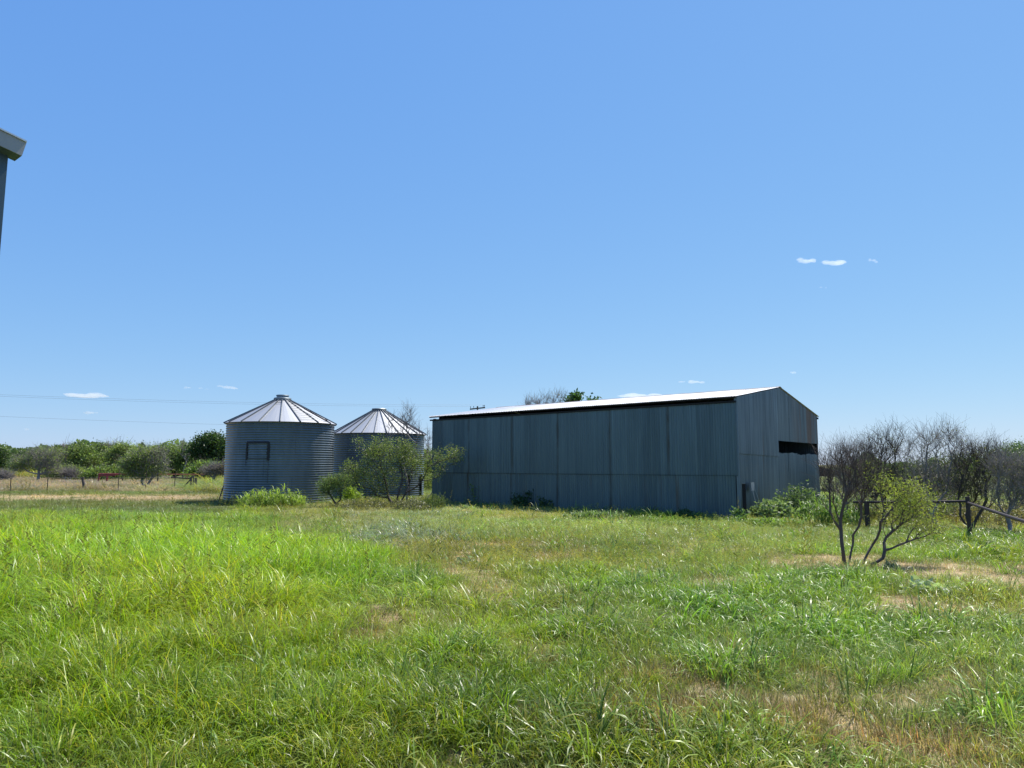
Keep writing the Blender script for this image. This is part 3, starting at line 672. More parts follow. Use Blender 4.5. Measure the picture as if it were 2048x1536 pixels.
    def rp(a, f, lift=.06):   # point on roof
        r_ = Ro+(rcol-Ro)*f; z_ = ze0+(zcone-ze0)*f; return c+np.array([r_*math.cos(a), r_*math.sin(a), z_+lift])
    if ladder:
        # rungs laid between two ribs on the near right of the roof
        step_ = 2*np.pi/nrib
        base = seed*.11; ks = sorted(range(nrib), key=lambda k: abs(((base+k*step_-(th_cam+.33)+np.pi) % (2*np.pi))-np.pi))[0]
        a0 = base+ks*step_; a1 = a0+step_
        ld = MB()
        for f in np.linspace(.06, .93, 10): ld.tube([rp(a0, f, .055), rp(a1, f, .055)], .012, 5)
        ld.build('ladder', mrib, root)
        hk = MB(); hk.tube([rp(a1+.10, .52, .10), rp(a1+.17, .30, .10), rp(a1+.21, .14, .09), rp(a1+.25, .08, .08), rp(a1+.33, .07, .08)], .028, 6); hk.tube([rp(a1+.12, .36, .18), rp(a1+.19, .34, .05)], .014, 5)
        hk.build('curved_spout', M_dark, root)
        fr_ = MB(); A0 = base+(ks-2)*step_; A1 = A0+step_
        for f in (.80, .90): fr_.tube([rp(A0, f, .07), rp(A1, f, .07)], .012, 5)
        for a in (A0, A1): fr_.tube([rp(a, .80, .07), rp(a, .90, .07)], .012, 5)
        fr_.build('hatch_frame', mrib, root)
    if hatch:
        u0, u1, z0, z1 = hatch   # angles
        r = np.random.default_rng(3); tarm = MB()
        def strip(a0, a1, zz0, zz1, horiz):
            n = 26
            for q in range(n):
                f0, f1 = q/n, (q+1)/n
                w_ = 1+.7*r.uniform(-1, 1)
                if horiz:
                    A0, A1 = a0+(a1-a0)*f0, a0+(a1-a0)*f1; Z0, Z1 = (zz0+zz1)/2-(zz1-zz0)/2*w_, (zz0+zz1)/2+(zz1-zz0)/2
                else:
                    am = (a0+a1)/2; A0, A1 = am-(a1-a0)/2*w_, am+(a1-a0)/2; Z0, Z1 = zz0+(zz1-zz0)*f0, zz0+(zz1-zz0)*f1
                ro, ri = R+.026, R-.01
                V = [(c[0]+rr_*math.cos(A), c[1]+rr_*math.sin(A), Zq) for rr_ in (ro, ri) for A in (A0, A1) for Zq in (Z0, Z1)]
                tarm.add(V, [(0, 2, 3, 1), (4, 5, 7, 6), (0, 1, 5, 4), (2, 6, 7, 3), (0, 4, 6, 2), (1, 3, 7, 5)])
        wd = .035/R
        strip(u0, u1, z1-.035, z1+.035, True); strip(u0, u1, z0-.008, z0+.008, True)
        strip(u0-wd*.6, u0+wd*.6, z0-.04, z1, False); strip(u1-wd, u1+wd, z0-.08, z1, False)
        tarm.build('hatch_seal', M_tar, root)
    return root, c, R, th_cam
def build_silos():
    Y1 = 31.8
    r1, c1, R1, tc1 = silo('grain_bin', 560.3, Y1, 4.60, 3.40, 4.48, .33, 'nearer round corrugated grain bin with tar framed hatch and roof ladder', None, 18, 1.0, True, 'neck')
    # hatch at px 493..540: angles on the wall seen from the camera
    def ang(px):
        d = ray(px, 900)[:2]; d /= np.linalg.norm(d); o = -c1[:2]; b = d@o; q = o@o-(R1)**2; t = -b-math.sqrt(b*b-q); p = d*t-c1[:2]; return math.atan2(p[1], p[0]) % (2*np.pi), d*t
    a0, p0 = ang(494.5); a1, p1 = ang(537)
    zt, zb = D(516, 884, p0[1])[2], D(516, 917, p0[1])[2]
    # add the hatch as parts of the bin
    R = R1; c = c1; r = np.random.default_rng(3); tm = MB()
    def block(A0, A1, Z0, Z1, ro=.03, ri=-.012):
        V = [(c[0]+(R+q)*math.cos(A), c[1]+(R+q)*math.sin(A), Zq) for q in (ro, ri) for A in (A0, A1) for Zq in (Z0, Z1)]
        tm.add(V, [(0, 2, 3, 1), (4, 5, 7, 6), (0, 1, 5, 4), (2, 6, 7, 3), (0, 4, 6, 2), (1, 3, 7, 5)])
    n = 22
    for q in range(n):
        A0 = a0+(a1-a0)*q/n; A1 = a0+(a1-a0)*(q+1)/n
        block(A0, A1, zt-.035-r.uniform(0, .03), zt+.03); block(A0, A1, zb-.008, zb+.01, .022)
        Z0 = zb-.03+(zt-zb)*q/n; Z1 = zb-.03+(zt-zb)*(q+1)/n
        block(a0-.012-r.uniform(0, .012), a0+.008+r.uniform(0, .01), Z0, Z1, .034)
        block(a1-.010-r.uniform(0, .022), a1+.018+r.uniform(0, .008), Z0-.05*(q < 2), Z1, .034)
    tm.build('hatch_seal', M_tar, r1)
    sm_ = simple('seam_tar', (.05, .055, .06), .6); tm = MB(); block(a0-.02, a0-.014, zb-.28, zb-.03, .02); tm.build('seam_strip', sm_, r1); tm = MB(); block(a1+.0, a1+.006, zb-1.0, zb-.08, .02); tm.build('seam_strip', sm_, r1)
    r2, c2, R2, tc2 = silo('grain_bin', 756, 36.2, 4.62, 3.13, 4.36, .30, 'farther round corrugated grain bin half hidden behind the leafy mesquite', None, 26, 2.0, False, 'flat')
    for px in (821, 841):
        st = MB()
        p = D(px, 980, 34.6 if px == 821 else 35.6); d = p[:2]-c2[:2]; d = d/np.linalg.norm(d); b = np.array([c2[0]+d[0]*(R2+.03), c2[1]+d[1]*(R2+.03), .55]); st.box(b, (.05, 0, 0), (0, .02, 0), (0, 0, .6)); st.build('stiffener', M_black, r2)
    # leaning pipes beside the near bin
    p = G(436, 1003); top = D(450.5, 962, p[1]+.9); lp = MB()
    lp.tube([p+np.array([-.1, .3, 0]), top], .03, 6); lp.tube([G(443, 1001)+np.array([0, .4, 0]), top-np.array([0, 0, .05])], .022, 6)
    for f in (.25, .5, .75):
        lp.tube([(p+np.array([-.1, .3, 0]))*(1-f)+top*f, (G(443, 1001)+np.array([0, .4, 0]))*(1-f)+top*f], .014, 5)
    o = lp.build('leaning_ladder', M_dark); tag(o, 'dark narrow ladder frame leaning on the left foot of the nearer grain bin', 'ladder')
build_silos()
# ------------------------------------------------------------------ building at the left edge
def near_building():
    E = D(53, 286, 5.4); dv = -Bdg/np.linalg.norm(Bdg); dv = np.array([-.62, -.785, 0]); dv /= np.linalg.norm(dv); nb = np.array([-dv[1], dv[0], 0])
    z = np.array([0, 0, 1.]); rise = .205; W2 = 4.6; Lb = 9.0; fh = .115; bk = -nb
    q0 = E-z*fh; q = G(38.3, 325, E[2]-fh); sdp = max(.12, abs((q-q0)@nb))
    root = empty('metal_building', (q0[0], q0[1], 0), 'near metal building at the left edge with pale grey roof trim', 'building')
    mt = simple('roof_trim_metal', (.34, .335, .30), .6, .05, .16, 7)
    mw = simple('dark_teal_wall_metal', (.060, .10, .118), .5, .2, .15, 2); mrf = simple('white_roof_metal', (.6, .62, .62), .4, .2, .1, 2); msf = simple('soffit_metal', (.11, .15, .16), .6, .1, .1, 3)
    def prism(m, pts, ext):
        n = len(pts); m.add(list(pts)+[p+ext for p in pts], [tuple(range(n)), tuple(range(2*n-1, n-1, -1))]+[(k, k+n, (k+1) % n+n, (k+1) % n) for k in range(n)])
    A = E; B = E+dv*W2+z*W2*rise; C = E+dv*2*W2
    for a, b in ((A, B), (B, C)):
        tl = dv*rise*fh*(1 if a is A else 0); m = MB(); prism(m, [a, b, b-z*fh, a-z*fh+tl], -nb*.01); m.build('fascia', mt, root)
        m = MB(); o = -nb*.012; prism(m, [a-z*(fh-.012)+o+tl, b-z*(fh-.012)+o, b-z*fh+o, a-z*fh+o+tl], -nb*(sdp-.012)); m.build('soffit', msf, root)
        m = MB(); u = z*.004+nb*.012; prism(m, [a+u, b+u, b+u+z*.012, a+u+z*.012], -nb*sdp); m.build('trim_flashing', mrf, root)
        g_ = (dv+z*rise)*.30 if a is A else np.zeros(3); h_ = (dv-z*rise)*-.30 if a is not A else np.zeros(3); m = MB(); u = -z*.06-nb*sdp; prism(m, [a+u+g_, b+u+h_, b+u+h_+z*.05, a+u+g_+z*.05], -nb*Lb); m.build('roof', mrf, root)
    d = ray(16, 316); P0 = E-nb*sdp*.8; t = (P0[0]*dv[1]-P0[1]*dv[0])/(d[0]*dv[1]-d[1]*dv[0]); s_ = ((np.array([0, 0, H])+d*t)-P0)@dv
    w0 = P0+dv*s_; w0[2] = 0; hA = E[2]-fh-.0+s_*rise; span = 2*W2-2*s_
    hB = E[2]-fh+W2*rise
    def wall(pts, ext): m = MB(); prism(m, pts, ext); m.build('wall', mw, root)
    c = w0+dv*(W2-s_); e = w0+dv*span
    wall([w0, e, e+z*hA, c+z*hB, w0+z*hA], -nb*.06)
    k = -nb*(Lb-.9); wall([w0+k, e+k, e+z*hA+k, c+z*hB+k, w0+z*hA+k], -nb*.06)
    wall([w0-nb*.06, w0+k, w0+k+z*(hA-.01), w0-nb*.06+z*(hA-.01)], dv*.05); wall([e-nb*.06, e+k, e+k+z*(hA-.01), e-nb*.06+z*(hA-.01)], -dv*.05)
    KEEP.append([tuple(v[:2]) for v in (w0, e, e+k, w0+k)])
near_building()
# ------------------------------------------------------------------ fences, poles, wires
def fences():
    z = np.array([0, 0, 1.])
    # pipe fence right
    pb = D(1930, 930, 15.9); pb[2] = 0; rt = empty('pipe_fence', pb, 'dark rusty pipe fence with a bend, right of the small mesquite', 'fence')
    hz = .80; A = D(1733, 1004, 18.4); P1 = pb+z*hz; Rr = D(2048, 1041, 10.9); Rr[2] = .79
    far = P1+(Rr-P1)*1.6; left = A+(A-P1)*.15
    for a, b in ((left, P1), (P1-z*.03, far-z*.03)):
        m = MB(); m.tube([a, (a+b)/2+z*-.01, b], .029, 8); m.build('rail', M_dark, rt)
    for p, r_, h_ in ((pb, .045, .90), (np.array([A[0], A[1], 0]), .06, A[2]+.02), (np.array([far[0], far[1], 0]), .05, .82)):
        m = MB(); m.tube([p-z*.1, p+z*h_], r_, 10); m.build('post', M_dark, rt)
    # wire fence left: steel T posts, each a thing; strands
    posts = [(20, 983, .78, 'thin steel fence post, leftmost of the wire fence'), (94, 982, .80, 'thin dark topped fence post left of the crooked wooden stump'), (236, 981, 1.28, 'thin steel fence post beside the left end of the red pipe pen'), (291, 980, 1.2, 'thin steel fence post right in front of the spreading mesquite'), (349, 978, 1.05, 'thin steel fence post left of the rusty gate brace')]
    tops = []
    for px, py, h_, lb in posts:
        b = G(px, py); m = MB(); m.tube([b-z*.1, b+z*h_], .024, 5); m.box(b+z*h_, (.03, 0, 0), (0, .03, 0), z*.02); o = m.build('fence_post', M_black if px == 94 else M_dark); tag(o, lb, 'fence post', 'steel posts of the wire fence'); tops.append((b, h_))
    b = G(167, 979); m = MB(); m.tube([b+np.array([.12, 0, -.1]), b+np.array([0, 0, .35]), b+np.array([-.08, 0, .6]), b+np.array([-.12, 0, .8])], [.15, .10, .08, .12], 8); tag(m.build('wooden_stump', M_wood), 'crooked dark wooden post stump in the dry grass', 'stump')
    fence = [G(-60, 984)]+[t[0] for t in tops[:2]]+[G(165, 979)]+[t[0] for t in tops[2:]]+[G(391, 978)]
    for hh, nm in ((.35, 'lowest'), (.6, 'middle'), (.8, 'topmost')):
        m = MB(); m.tube([p+z*hh for p in fence], .004, 3, cap=False)
        tag(m.build('fence_wire', M_wire), nm+' thin wire strand strung along the steel fence posts', 'wire', 'strands of the wire fence')
    # red and rusty pipe pen
    b0 = G(198.5, 967); rt = empty('pipe_pen', b0, 'red and rust coloured pipe pen behind the wire fence', 'livestock pen'); Yp = b0[1]; hz = D(200, 948, Yp)[2]
    def bar(nm, a, b, r_, mat): m = MB(); m.tube([a, b], r_*.85, 7); m.build(nm, mat, rt)
    def PX(px, py=None, h_=0, dY=0): p = D(px, 930, Yp+dY); p[2] = h_ if py is None else D(px, py, Yp+dY)[2]; return p
    bar('rail', PX(199, 948), PX(300, 949), .07, M_red); bar('rail', PX(300, 949), PX(410, 949), .06, M_orange)
    bar('rail', PX(201, 951), PX(232, 951), .06, M_red)
    for px, lean, mat, r_ in ((198, 2, M_red, .09), (215, 1, M_red, .10), (247, 0, M_dark, .07), (317, 0, M_dark, .08), (375, 0, M_orange, .04)):
        bar('post', PX(px), PX(px+lean, 949), r_, mat)
    # brace gate
    g0 = G(392, 976); rt2 = empty('fence_brace', g0, 'dark timber end brace of the fence, right of the rusty pen', 'fence brace'); Yp = g0[1]; rt = rt2
    for a, b, r_ in (((392, 977), (392, 956), .10), ((382, 975), (382, 954), .09), ((388, 972), (387, 953), .05), ((367, 974), (383, 957), .055), ((342, 955), (382, 957), .05), ((382, 955), (388, 952), .05)):
        A_ = D(a[0], a[1], Yp); B_ = D(b[0], b[1], Yp); A_[2] = max(A_[2], -.05); bar('brace_timber', A_, B_, r_, M_wood if a[0] != 342 else M_dark)
    # utility poles and wires
    def pole(px, py, Y, tilt, label, arm, h_extra=.25):
        p = D(px, py, Y); b = p.copy(); b[2] = 0; rt = empty('utility_pole', b, label, 'utility pole')
        m = MB(); m.tube([b, p+z*h_extra], [.17, .12], 8); m.build('pole', M_wood, rt)
        d = np.array([math.cos(tilt), math.sin(tilt)*.6, 0]); d /= np.linalg.norm(d); sl = z*.10
        m = MB(); m.box(p-z*.1, d*arm+sl*arm*1.2, np.cross(d, z)*.07, z*.10); m.build('crossarm', M_wood, rt)
        res = []
        for f in (-.92, -.5, .75, .92):
            q = p-z*.1+d*arm*f+sl*arm*f*1.2; m = MB(); m.tube([q+z*.08, q+z*.3], .035, 6); m.tube([q+z*.3, q+z*.42], [.08, .05], 6); m.build('insulator', M_black, rt); res.append(q+z*.42)
        return res, p
    ins, p1 = pole(955, 815.5, 112, .2, 'utility pole whose crossarm shows above the left end of the barn roof', 1.2)
    pole(1752, 920, 150, 0, 'distant utility pole seen through the bare thicket on the right', 1.1, .1)
    for (q, lp_, dz) in ((ins[0], (-300, 779), 0), (ins[3], (-300, 776), 0), (p1-z*3.3, (-300, 818), 0)):
        e = D(lp_[0], lp_[1], 88.0); pts = []
        for i in range(41):
            f = i/40; p = q*(1-f)+e*f; p[2] -= 4*.55*f*(1-f); pts.append(p)
        m = MB(); m.tube(pts, .009, 4, cap=False); o = m.build('power_line', M_wire)
        tag(o, {0: 'upper rear power line crossing behind the grain bins'}.get(0) if q is ins[0] else ('upper front power line crossing behind the grain bins' if q is ins[3] else 'lowest power line passing behind the two grain bin roofs'), 'power line', 'power lines on the left')
fences()
# rusty shed seen behind the barn's right end
def shed():
    p = D(1655, 930, 42.0); p[2] = 0; z = np.array([0, 0, 1.]); rt = empty('rusty_shed', p, 'low dark rusty shed roof behind the right end of the barn', 'shed')
    zt = D(1640, 931, 42)[2]; zb = D(1640, 953, 42)[2]
    a = D(1625, 930, 42); b = D(1692, 930, 42); a[2] = b[2] = 0
    ms = simple('dark_rusted_sheet', (.07, .035, .03), .8, .1, .6, 4)
    m = MB(); d = np.array([0, 3.5, 0]); q0, q1 = a+z*zt, b+z*(zb+.25)
    m.add([a+z*zb, b+z*zb, q1, q0, a+z*zb+d, b+z*zb+d, q1+d, q0+d], [(0, 1, 2, 3), (4, 7, 6, 5), (0, 3, 7, 4), (1, 5, 6, 2), (3, 2, 6, 7), (0, 4, 5, 1)]); m.build('roof', ms, rt)
    for px in (1630, 1660, 1688):
        q = D(px, 930, 42.2); q[2] = 0; m = MB(); m.tube([q, q+z*(zb+.02)], .06, 6); m.build('post', M_wood, rt)
shed()
# ------------------------------------------------------------------ clouds
def clouds():
    m = bpy.data.materials.new('cloud_vapour'); m.use_nodes = True; t = m.node_tree; t.nodes.clear()
    o_ = t.nodes.new('ShaderNodeOutputMaterial'); v = t.nodes.new('ShaderNodeVolumePrincipled'); v.inputs['Color'].default_value = (1, 1, 1, 1); v.inputs['Density'].default_value = .017; v.inputs['Anisotropy'].default_value = .35
    t.links.new(v.outputs[0], o_.inputs['Volume'])
    L = [(185,792,56,9,14,'long flat white cloud above the left treeline, largest on the left'), (367,775,15,5,5,'small cloud puff, left one of the trio above the dark round tree'), (405,777,14,3,4,'faint middle wisp of the trio above the dark round tree'), (453,775,25,6,7,'bright right hand cloud of the trio left of the nearer bin roof'), (180,826,19,5,5,'small faint cloud under the long flat cloud'), (46,859,14,5,4,'faint little cloud low at the far left'),
         (1612,522,25,9,9,'broken white cloud high on the right, left of the three in the row'), (1675,527,31,8,9,'middle cloud of the high row of three on the right'), (1741,522,15,7,5,'small right hand cloud of the high row of three'), (1645,575,9,3,3,'tiny wisp below the high row of three clouds'), (1382,764,28,5,8,'thin cloud streak just above the barn roof'), (1285,792,52,9,10,'low cloud touching the barn ridge line'), (1588,746,13,4,4,'small cloud streak above the barn gable peak')]
    for i, (px, py, rx, ry, n, lb) in enumerate(L):
        r = np.random.default_rng(200+i); Y = 3000.; k = Y/F; c = D(px, py, Y); Vs = []; Fs = []; nv = 0
        import bmesh
        bm = bmesh.new()
        for q in range(n):
            f = r.uniform(-.85, .85); ex = rx*k*r.uniform(.20, .40)*(1.15-abs(f)*.5); ez = ry*k*r.uniform(.35, .75)*(1-abs(f)*.6)
            bz = bmesh.ops.create_icosphere(bm, subdivisions=3, radius=1)
            for vv in bz['verts']:
                co = vv.co; s_ = 1+.35*(fbm(np.array([co.x*2.2+q*3.1+co.z*1.7]), np.array([co.y*2.2+co.z*2.3]), i)[0]-.5)*2
                zz = co.z*ez*s_; zz = zz*(.45 if zz < 0 else 1)
                vv.co = (co.x*ex*s_+f*rx*k+c[0], co.y*ex*.9*s_+c[1]+r.uniform(-1, 1)*0, zz+c[2]+r.uniform(-.0, .0)+ry*k*.25*math.sin(q*2.4)-f*ry*k*.25)
        me = bpy.data.meshes.new('cloud'); bm.to_mesh(me); bm.free(); me.materials.append(m)
        # one closed skin around all puffs
        o = bpy.data.objects.new('cloud', me); COL.objects.link(o)
        rm = o.modifiers.new('skin', 'REMESH'); rm.mode = 'VOXEL'; rm.voxel_size = ry*k*.12
        tag(o, lb, 'cloud')
clouds()
# ------------------------------------------------------------------ weeds and shrubs beside the buildings
def weed(name, label, cat, px, py, wpx, hpx, seed, kind='blade', n=40, tint=(.13, .24, .035), Y=None, group=None, L=.35, W=.02, stalks=0, depth=.8):
    b = G(px, py) if Y is None else D(px, 930, Y); b[2] = 0; r = np.random.default_rng(seed); Yb = b[1]; k = Yb/F
    root = empty(name, b, label, cat, group); rx = wpx*k*.5; hh = hpx*k
    SA = []; SB = []; LC = []; BV = []; BF = []; BC_ = []; nv = 0
    for i in range(n):
        a = r.uniform(0, 2*np.pi); q = math.sqrt(r.uniform()); p = b+np.array([q*rx*math.cos(a), q*min(rx, depth)*math.sin(a), 0]); env = math.sqrt(max(.05, 1-q*q*.75)); h_ = hh*env*r.uniform(.5, 1.05)
        lean = np.array([r.normal(0, .18), r.normal(0, .18), 1])*h_; pts = [p, p+lean*.5+r.normal(0, .02, 3), p+lean]
        for A, B in zip(pts[:-1], pts[1:]): SA.append(A); SB.append(B)
        if kind == 'blade':
            for j in range(7):
                f = r.uniform(.08, 1); o = p*(1-f)+(p+lean)*f; d = r.uniform(0, 2*np.pi); dx, dy = math.cos(d), math.sin(d); th = r.uniform(.2, .7); x, y, z = o; l = L*r.uniform(.6, 1.2)/4; wv = W*r.uniform(.6, 1.2); tt = np.array(tint)*r.uniform(.7, 1.3)
                for s_ in range(5):
                    ww = wv*.5*(1-(s_/4.0)**2*.95); BV += [(x-dy*ww, y+dx*ww, z), (x+dy*ww, y-dx*ww, z)]; BC_ += [tt, tt]
                    if s_: BF.append((nv+2*s_-2, nv+2*s_-1, nv+2*s_+1, nv+2*s_))
                    x += dx*math.sin(th)*l; y += dy*math.sin(th)*l; z = max(z+math.cos(th)*l, .01); th += r.uniform(.35, .65)
                nv += 10
        else:
            m = 26 if kind == 'broad' else 40
            for j in range(m):
                f = r.uniform(.12, 1.02); sg = (.11 if kind == 'broad' else .03)*(1.15-.6*f)
                LC.append(p*(1-f)+(p+lean)*f+r.normal(0, sg, 3)*np.array([1, 1, .5]))
    for i in range(stalks):
        a = r.uniform(0, 2*np.pi); p = b+np.array([rx*math.cos(a)*r.uniform(0, 1), min(rx, depth)*math.sin(a)*r.uniform(0, 1), 0]); t_ = p+np.array([r.normal(0, .1), 0, hh*r.uniform(1.1, 1.5)]); SA.append(p); SB.append(t_)
        for j in range(14): LC.append(t_+r.normal(0, .05, 3)*np.array([1, 1, 1.6]))
    SA, SB = np.array(SA), np.array(SB); V, Fc = tubes_arr(SA, SB, np.full(len(SA), .006), np.full(len(SA), .004), 3)
    mkobj('stems', V, Fc, M_stem, root, col=np.tile(np.array(tint)*.9, (len(V), 1)))
    if BV: mkobj('leaves', np.array(BV), np.array(BF), M_leaf, root, col=np.array(BC_))
    if LC:
        lw = (L, W) if kind != 'blade' else (.035, .02)
        LC = np.array(LC); LC[:, 2] = np.maximum(LC[:, 2], .02); V, Fc = leaves_arr(LC, r, lw[0], lw[1], .25 if kind == 'broad' else -.7, .3)
        tt = np.array(tint if kind != 'blade' else (.22, .2, .12))*r.uniform(.65, 1.35, (len(LC), 1))
        mkobj('leaves' if kind != 'blade' else 'seed_heads', V, Fc, M_leaf, root, col=np.repeat(tt, 4, 0))
    for ch in root.children: ch['kind'] = 'stuff'
    return root
M_stem = leafmat('green_stem', trans=.1)
weed('weed_clump', 'bright green long leaved weed clump at the foot of the nearer grain bin', 'weeds', 545, 1013, 130, 36, 1, n=150, tint=(.28, .38, .08), L=.42, W=.035, stalks=0)
weed('weed_clump', 'darker tall weeds with seed heads against the left of the nearer grain bin', 'weeds', 505, 1006, 60, 40, 2, n=36, tint=(.11, .19, .07), L=.35, W=.03, stalks=14)
weed('weed_clump', 'tall weeds with seed heads against the right of the nearer grain bin', 'weeds', 592, 1003, 48, 42, 3, n=34, tint=(.10, .18, .07), L=.32, W=.03, stalks=10)
weed('weed_clump', 'low pale weeds at the left foot of the nearer grain bin', 'weeds', 468, 1010, 60, 14, 4, n=50, kind='broad', tint=(.20, .20, .09), L=.09, W=.04)
weed('leafy_bush', 'bright lime green bush between the small and the large mesquite', 'bush', 704, 1003, 32, 38, 5, n=46, kind='broad', tint=(.26, .36, .04), L=.16, W=.035)
weed('feathery_shrub', 'fine feathery olive shrub at the left corner of the barn', 'shrub', 868, 1018, 46, 36, 6, n=90, kind='fine', tint=(.15, .20, .06), L=.06, W=.012)
weed('tall_weed', 'tall slender yellow green weed against the left part of the barn wall', 'weed', 962, 1008, 34, 58, 7, n=12, kind='broad', tint=(.17, .26, .06), L=.12, W=.035)
weed('tall_weed', 'dark leafy weed against the barn wall, larger of the dark pair', 'weed', 1046, 1014, 46, 36, 8, n=26, kind='broad', tint=(.045, .095, .035), L=.13, W=.06)
weed('tall_weed', 'dark leafy weed against the barn wall, smaller right one of the dark pair', 'weed', 1096, 1016, 30, 30, 9, n=12, kind='broad', tint=(.05, .10, .035), L=.12, W=.06)
weed('tall_weed', 'small leafy weed just left of the black post by the barn corner', 'weed', 1475, 1042, 22, 34, 10, n=10, kind='broad', tint=(.12, .20, .07), L=.12, W=.05)
weed('tall_weed', 'low dark weed in the shade of the barn, right half of its long wall', 'weed', 1368, 1036, 34, 22, 11, n=12, kind='broad', tint=(.06, .11, .05), L=.10, W=.05)
weed('broadleaf_bush', 'pale broad leaved bush in front of the barn gable, left one', 'bush', 1545, 1036, 78, 40, 12, n=60, kind='broad', tint=(.20, .27, .13), L=.14, W=.07, depth=1.0)
weed('broadleaf_bush', 'taller grey green bush rising toward the right end of the barn gable', 'bush', 1610, 1030, 90, 68, 13, n=90, kind='broad', tint=(.13, .19, .085), L=.12, W=.045, depth=1.2)
weed('broadleaf_bush', 'bright green weeds under the gable bushes beside the small mesquite', 'weeds', 1655, 1050, 110, 52, 14, n=90, kind='blade', tint=(.16, .26, .05), L=.4, W=.025, depth=1.0)
weed('weed_clump', 'low green weeds at the foot of the barn gable right of the black post', 'weeds', 1550, 1052, 120, 14, 15, n=110, kind='blade', tint=(.18, .28, .05), L=.2, W=.03, depth=.6)
weed('weed_clump', 'pale long leaved grass clump along the middle of the barn wall', 'weeds', 1190, 1038, 130, 14, 16, n=80, kind='blade', tint=(.17, .25, .09), L=.26, W=.022, depth=.5)
weed('weed_clump', 'green grassy clump along the right part of the barn wall', 'weeds', 1365, 1051, 150, 8, 17, n=70, kind='blade', tint=(.15, .25, .05), L=.15, W=.016, depth=.35)
weed('weed_clump', 'dull brown green weeds under the large mesquite', 'weeds', 745, 1018, 150, 22, 18, n=110, kind='broad', tint=(.17, .165, .075), L=.08, W=.03, depth=1.2)
weed('weed_clump', 'greyish weeds between the large mesquite and the feathery shrub', 'weeds', 825, 1020, 70, 22, 19, n=60, kind='broad', tint=(.19, .19, .10), L=.08, W=.035, depth=1.0)
weed('weed_clump', 'yellow green weeds standing in the gap between farther bin and barn', 'weeds', 852, 985, 34, 50, 20, n=60, kind='broad', tint=(.20, .24, .06), L=.12, W=.05, Y=44)
weed('gourd_plant', 'grey green big leaved plant lying flat right of the small mesquite', 'plant', 1850, 1182, 100, 10, 21, n=9, kind='broad', tint=(.36, .44, .28), L=.14, W=.075, depth=.5)
weed('gourd_plant', 'single big leaved plant in the tall grass at the far left', 'plant', 70, 1226, 70, 22, 22, n=7, kind='broad', tint=(.34, .42, .27), L=.15, W=.08, depth=.3)
weed('gourd_plant', 'small grey leaved plant in the worn path in mid field', 'plant', 925, 1130, 24, 9, 23, n=4, kind='broad', tint=(.19, .25, .18), L=.10, W=.06, depth=.2)
weed('small_shrub', 'small grey green shrub on the straw right of the small mesquite trunks', 'shrub', 1783, 1146, 24, 30, 24, n=26, kind='fine', tint=(.14, .19, .13), L=.05, W=.012, depth=.15)
weed('brush_clump', 'dry tangled brush under the left part of the bare thicket', 'brush', 1790, 1015, 150, 62, 31, n=150, kind='broad', tint=(.17, .16, .085), L=.07, W=.025, Y=20.5, depth=1.6)
weed('brush_clump', 'olive brush at the foot of the tallest bare mesquite', 'brush', 1885, 1015, 130, 66, 32, n=140, kind='broad', tint=(.14, .16, .07), L=.07, W=.025, Y=20.8, depth=1.6)
weed('brush_clump', 'brownish weeds under the sloping pipe rail at the right edge', 'brush', 1990, 1020, 170, 60, 33, n=170, kind='broad', tint=(.20, .17, .09), L=.07, W=.025, Y=19.0, depth=1.6)
weed('weed_clump', 'tall green weeds between the barn gable and the pipe fence post', 'weeds', 1715, 1040, 90, 50, 34, n=80, kind='blade', tint=(.15, .22, .06), L=.38, W=.025, depth=1.0)
# ------------------------------------------------------------------ trees
MESQ = (.105, .145, .045)
# mesquite in front of the farther bin
tree('mesquite_tree', 'large leafy mesquite in front of the farther grain bin', 'tree', (790, 1012),
     [(715,940,34,26,1), (745,905,34,34,1), (790,905,45,32,1.2), (830,925,30,36,.9), (765,955,50,28,.9), (700,960,22,16,.7), (890,915,36,22,.9), (870,945,26,12,.5), (915,905,14,14,.5), (760,985,34,14,.5), (855,905,14,22,.4,.5), (725,880,20,14,.3,.6)],
     31, nt_=330, nleaf=46, leaf=(.085, .022), tint=(.175, .225, .07), sig=.125, twig=.005, maxr=.11, alpha=.5, stems=[(775,985,.2), (805,960,-.2), (812,985,.3), (850,950,.2), (800,925,0)], ntwig=1, twlen=.3, step=.3, curl=.14, expo=.46)
tree('dead_mesquite', 'bare dead branches rising in front of the farther bin roof', 'tree', (812, 1008), [(812,850,20,34,1), (780,858,12,28,.7), (835,870,12,24,.4)], 32, nt_=110, nleaf=0, bare=True, twig=.005, bark=M_greybark, stems=[(806,930,0)], ntwig=3, twlen=.45, upbias=1.1, Y=30.5, curl=.1)
tree('dead_mesquite', 'thin bare twigs between the farther bin and the barn corner', 'tree', (848, 1000), [(855,895,10,34,1), (872,880,8,22,.5)], 33, nt_=40, nleaf=0, bare=True, twig=.005, bark=M_greybark, ntwig=3, twlen=.4, upbias=.9, Y=31.5)
tree('small_mesquite', 'small mesquite bush at the right foot of the nearer grain bin', 'tree', (675, 1014), [(655,968,20,14,1), (680,960,22,12,1), (668,980,24,12,.7), (645,985,12,10,.3)], 34, nt_=170, nleaf=34, leaf=(.07, .018), tint=(.18, .25, .08), sig=.12, twig=.005, maxr=.05, stems=[(660,990,0), (682,990,0)], ntwig=1, twlen=.25)
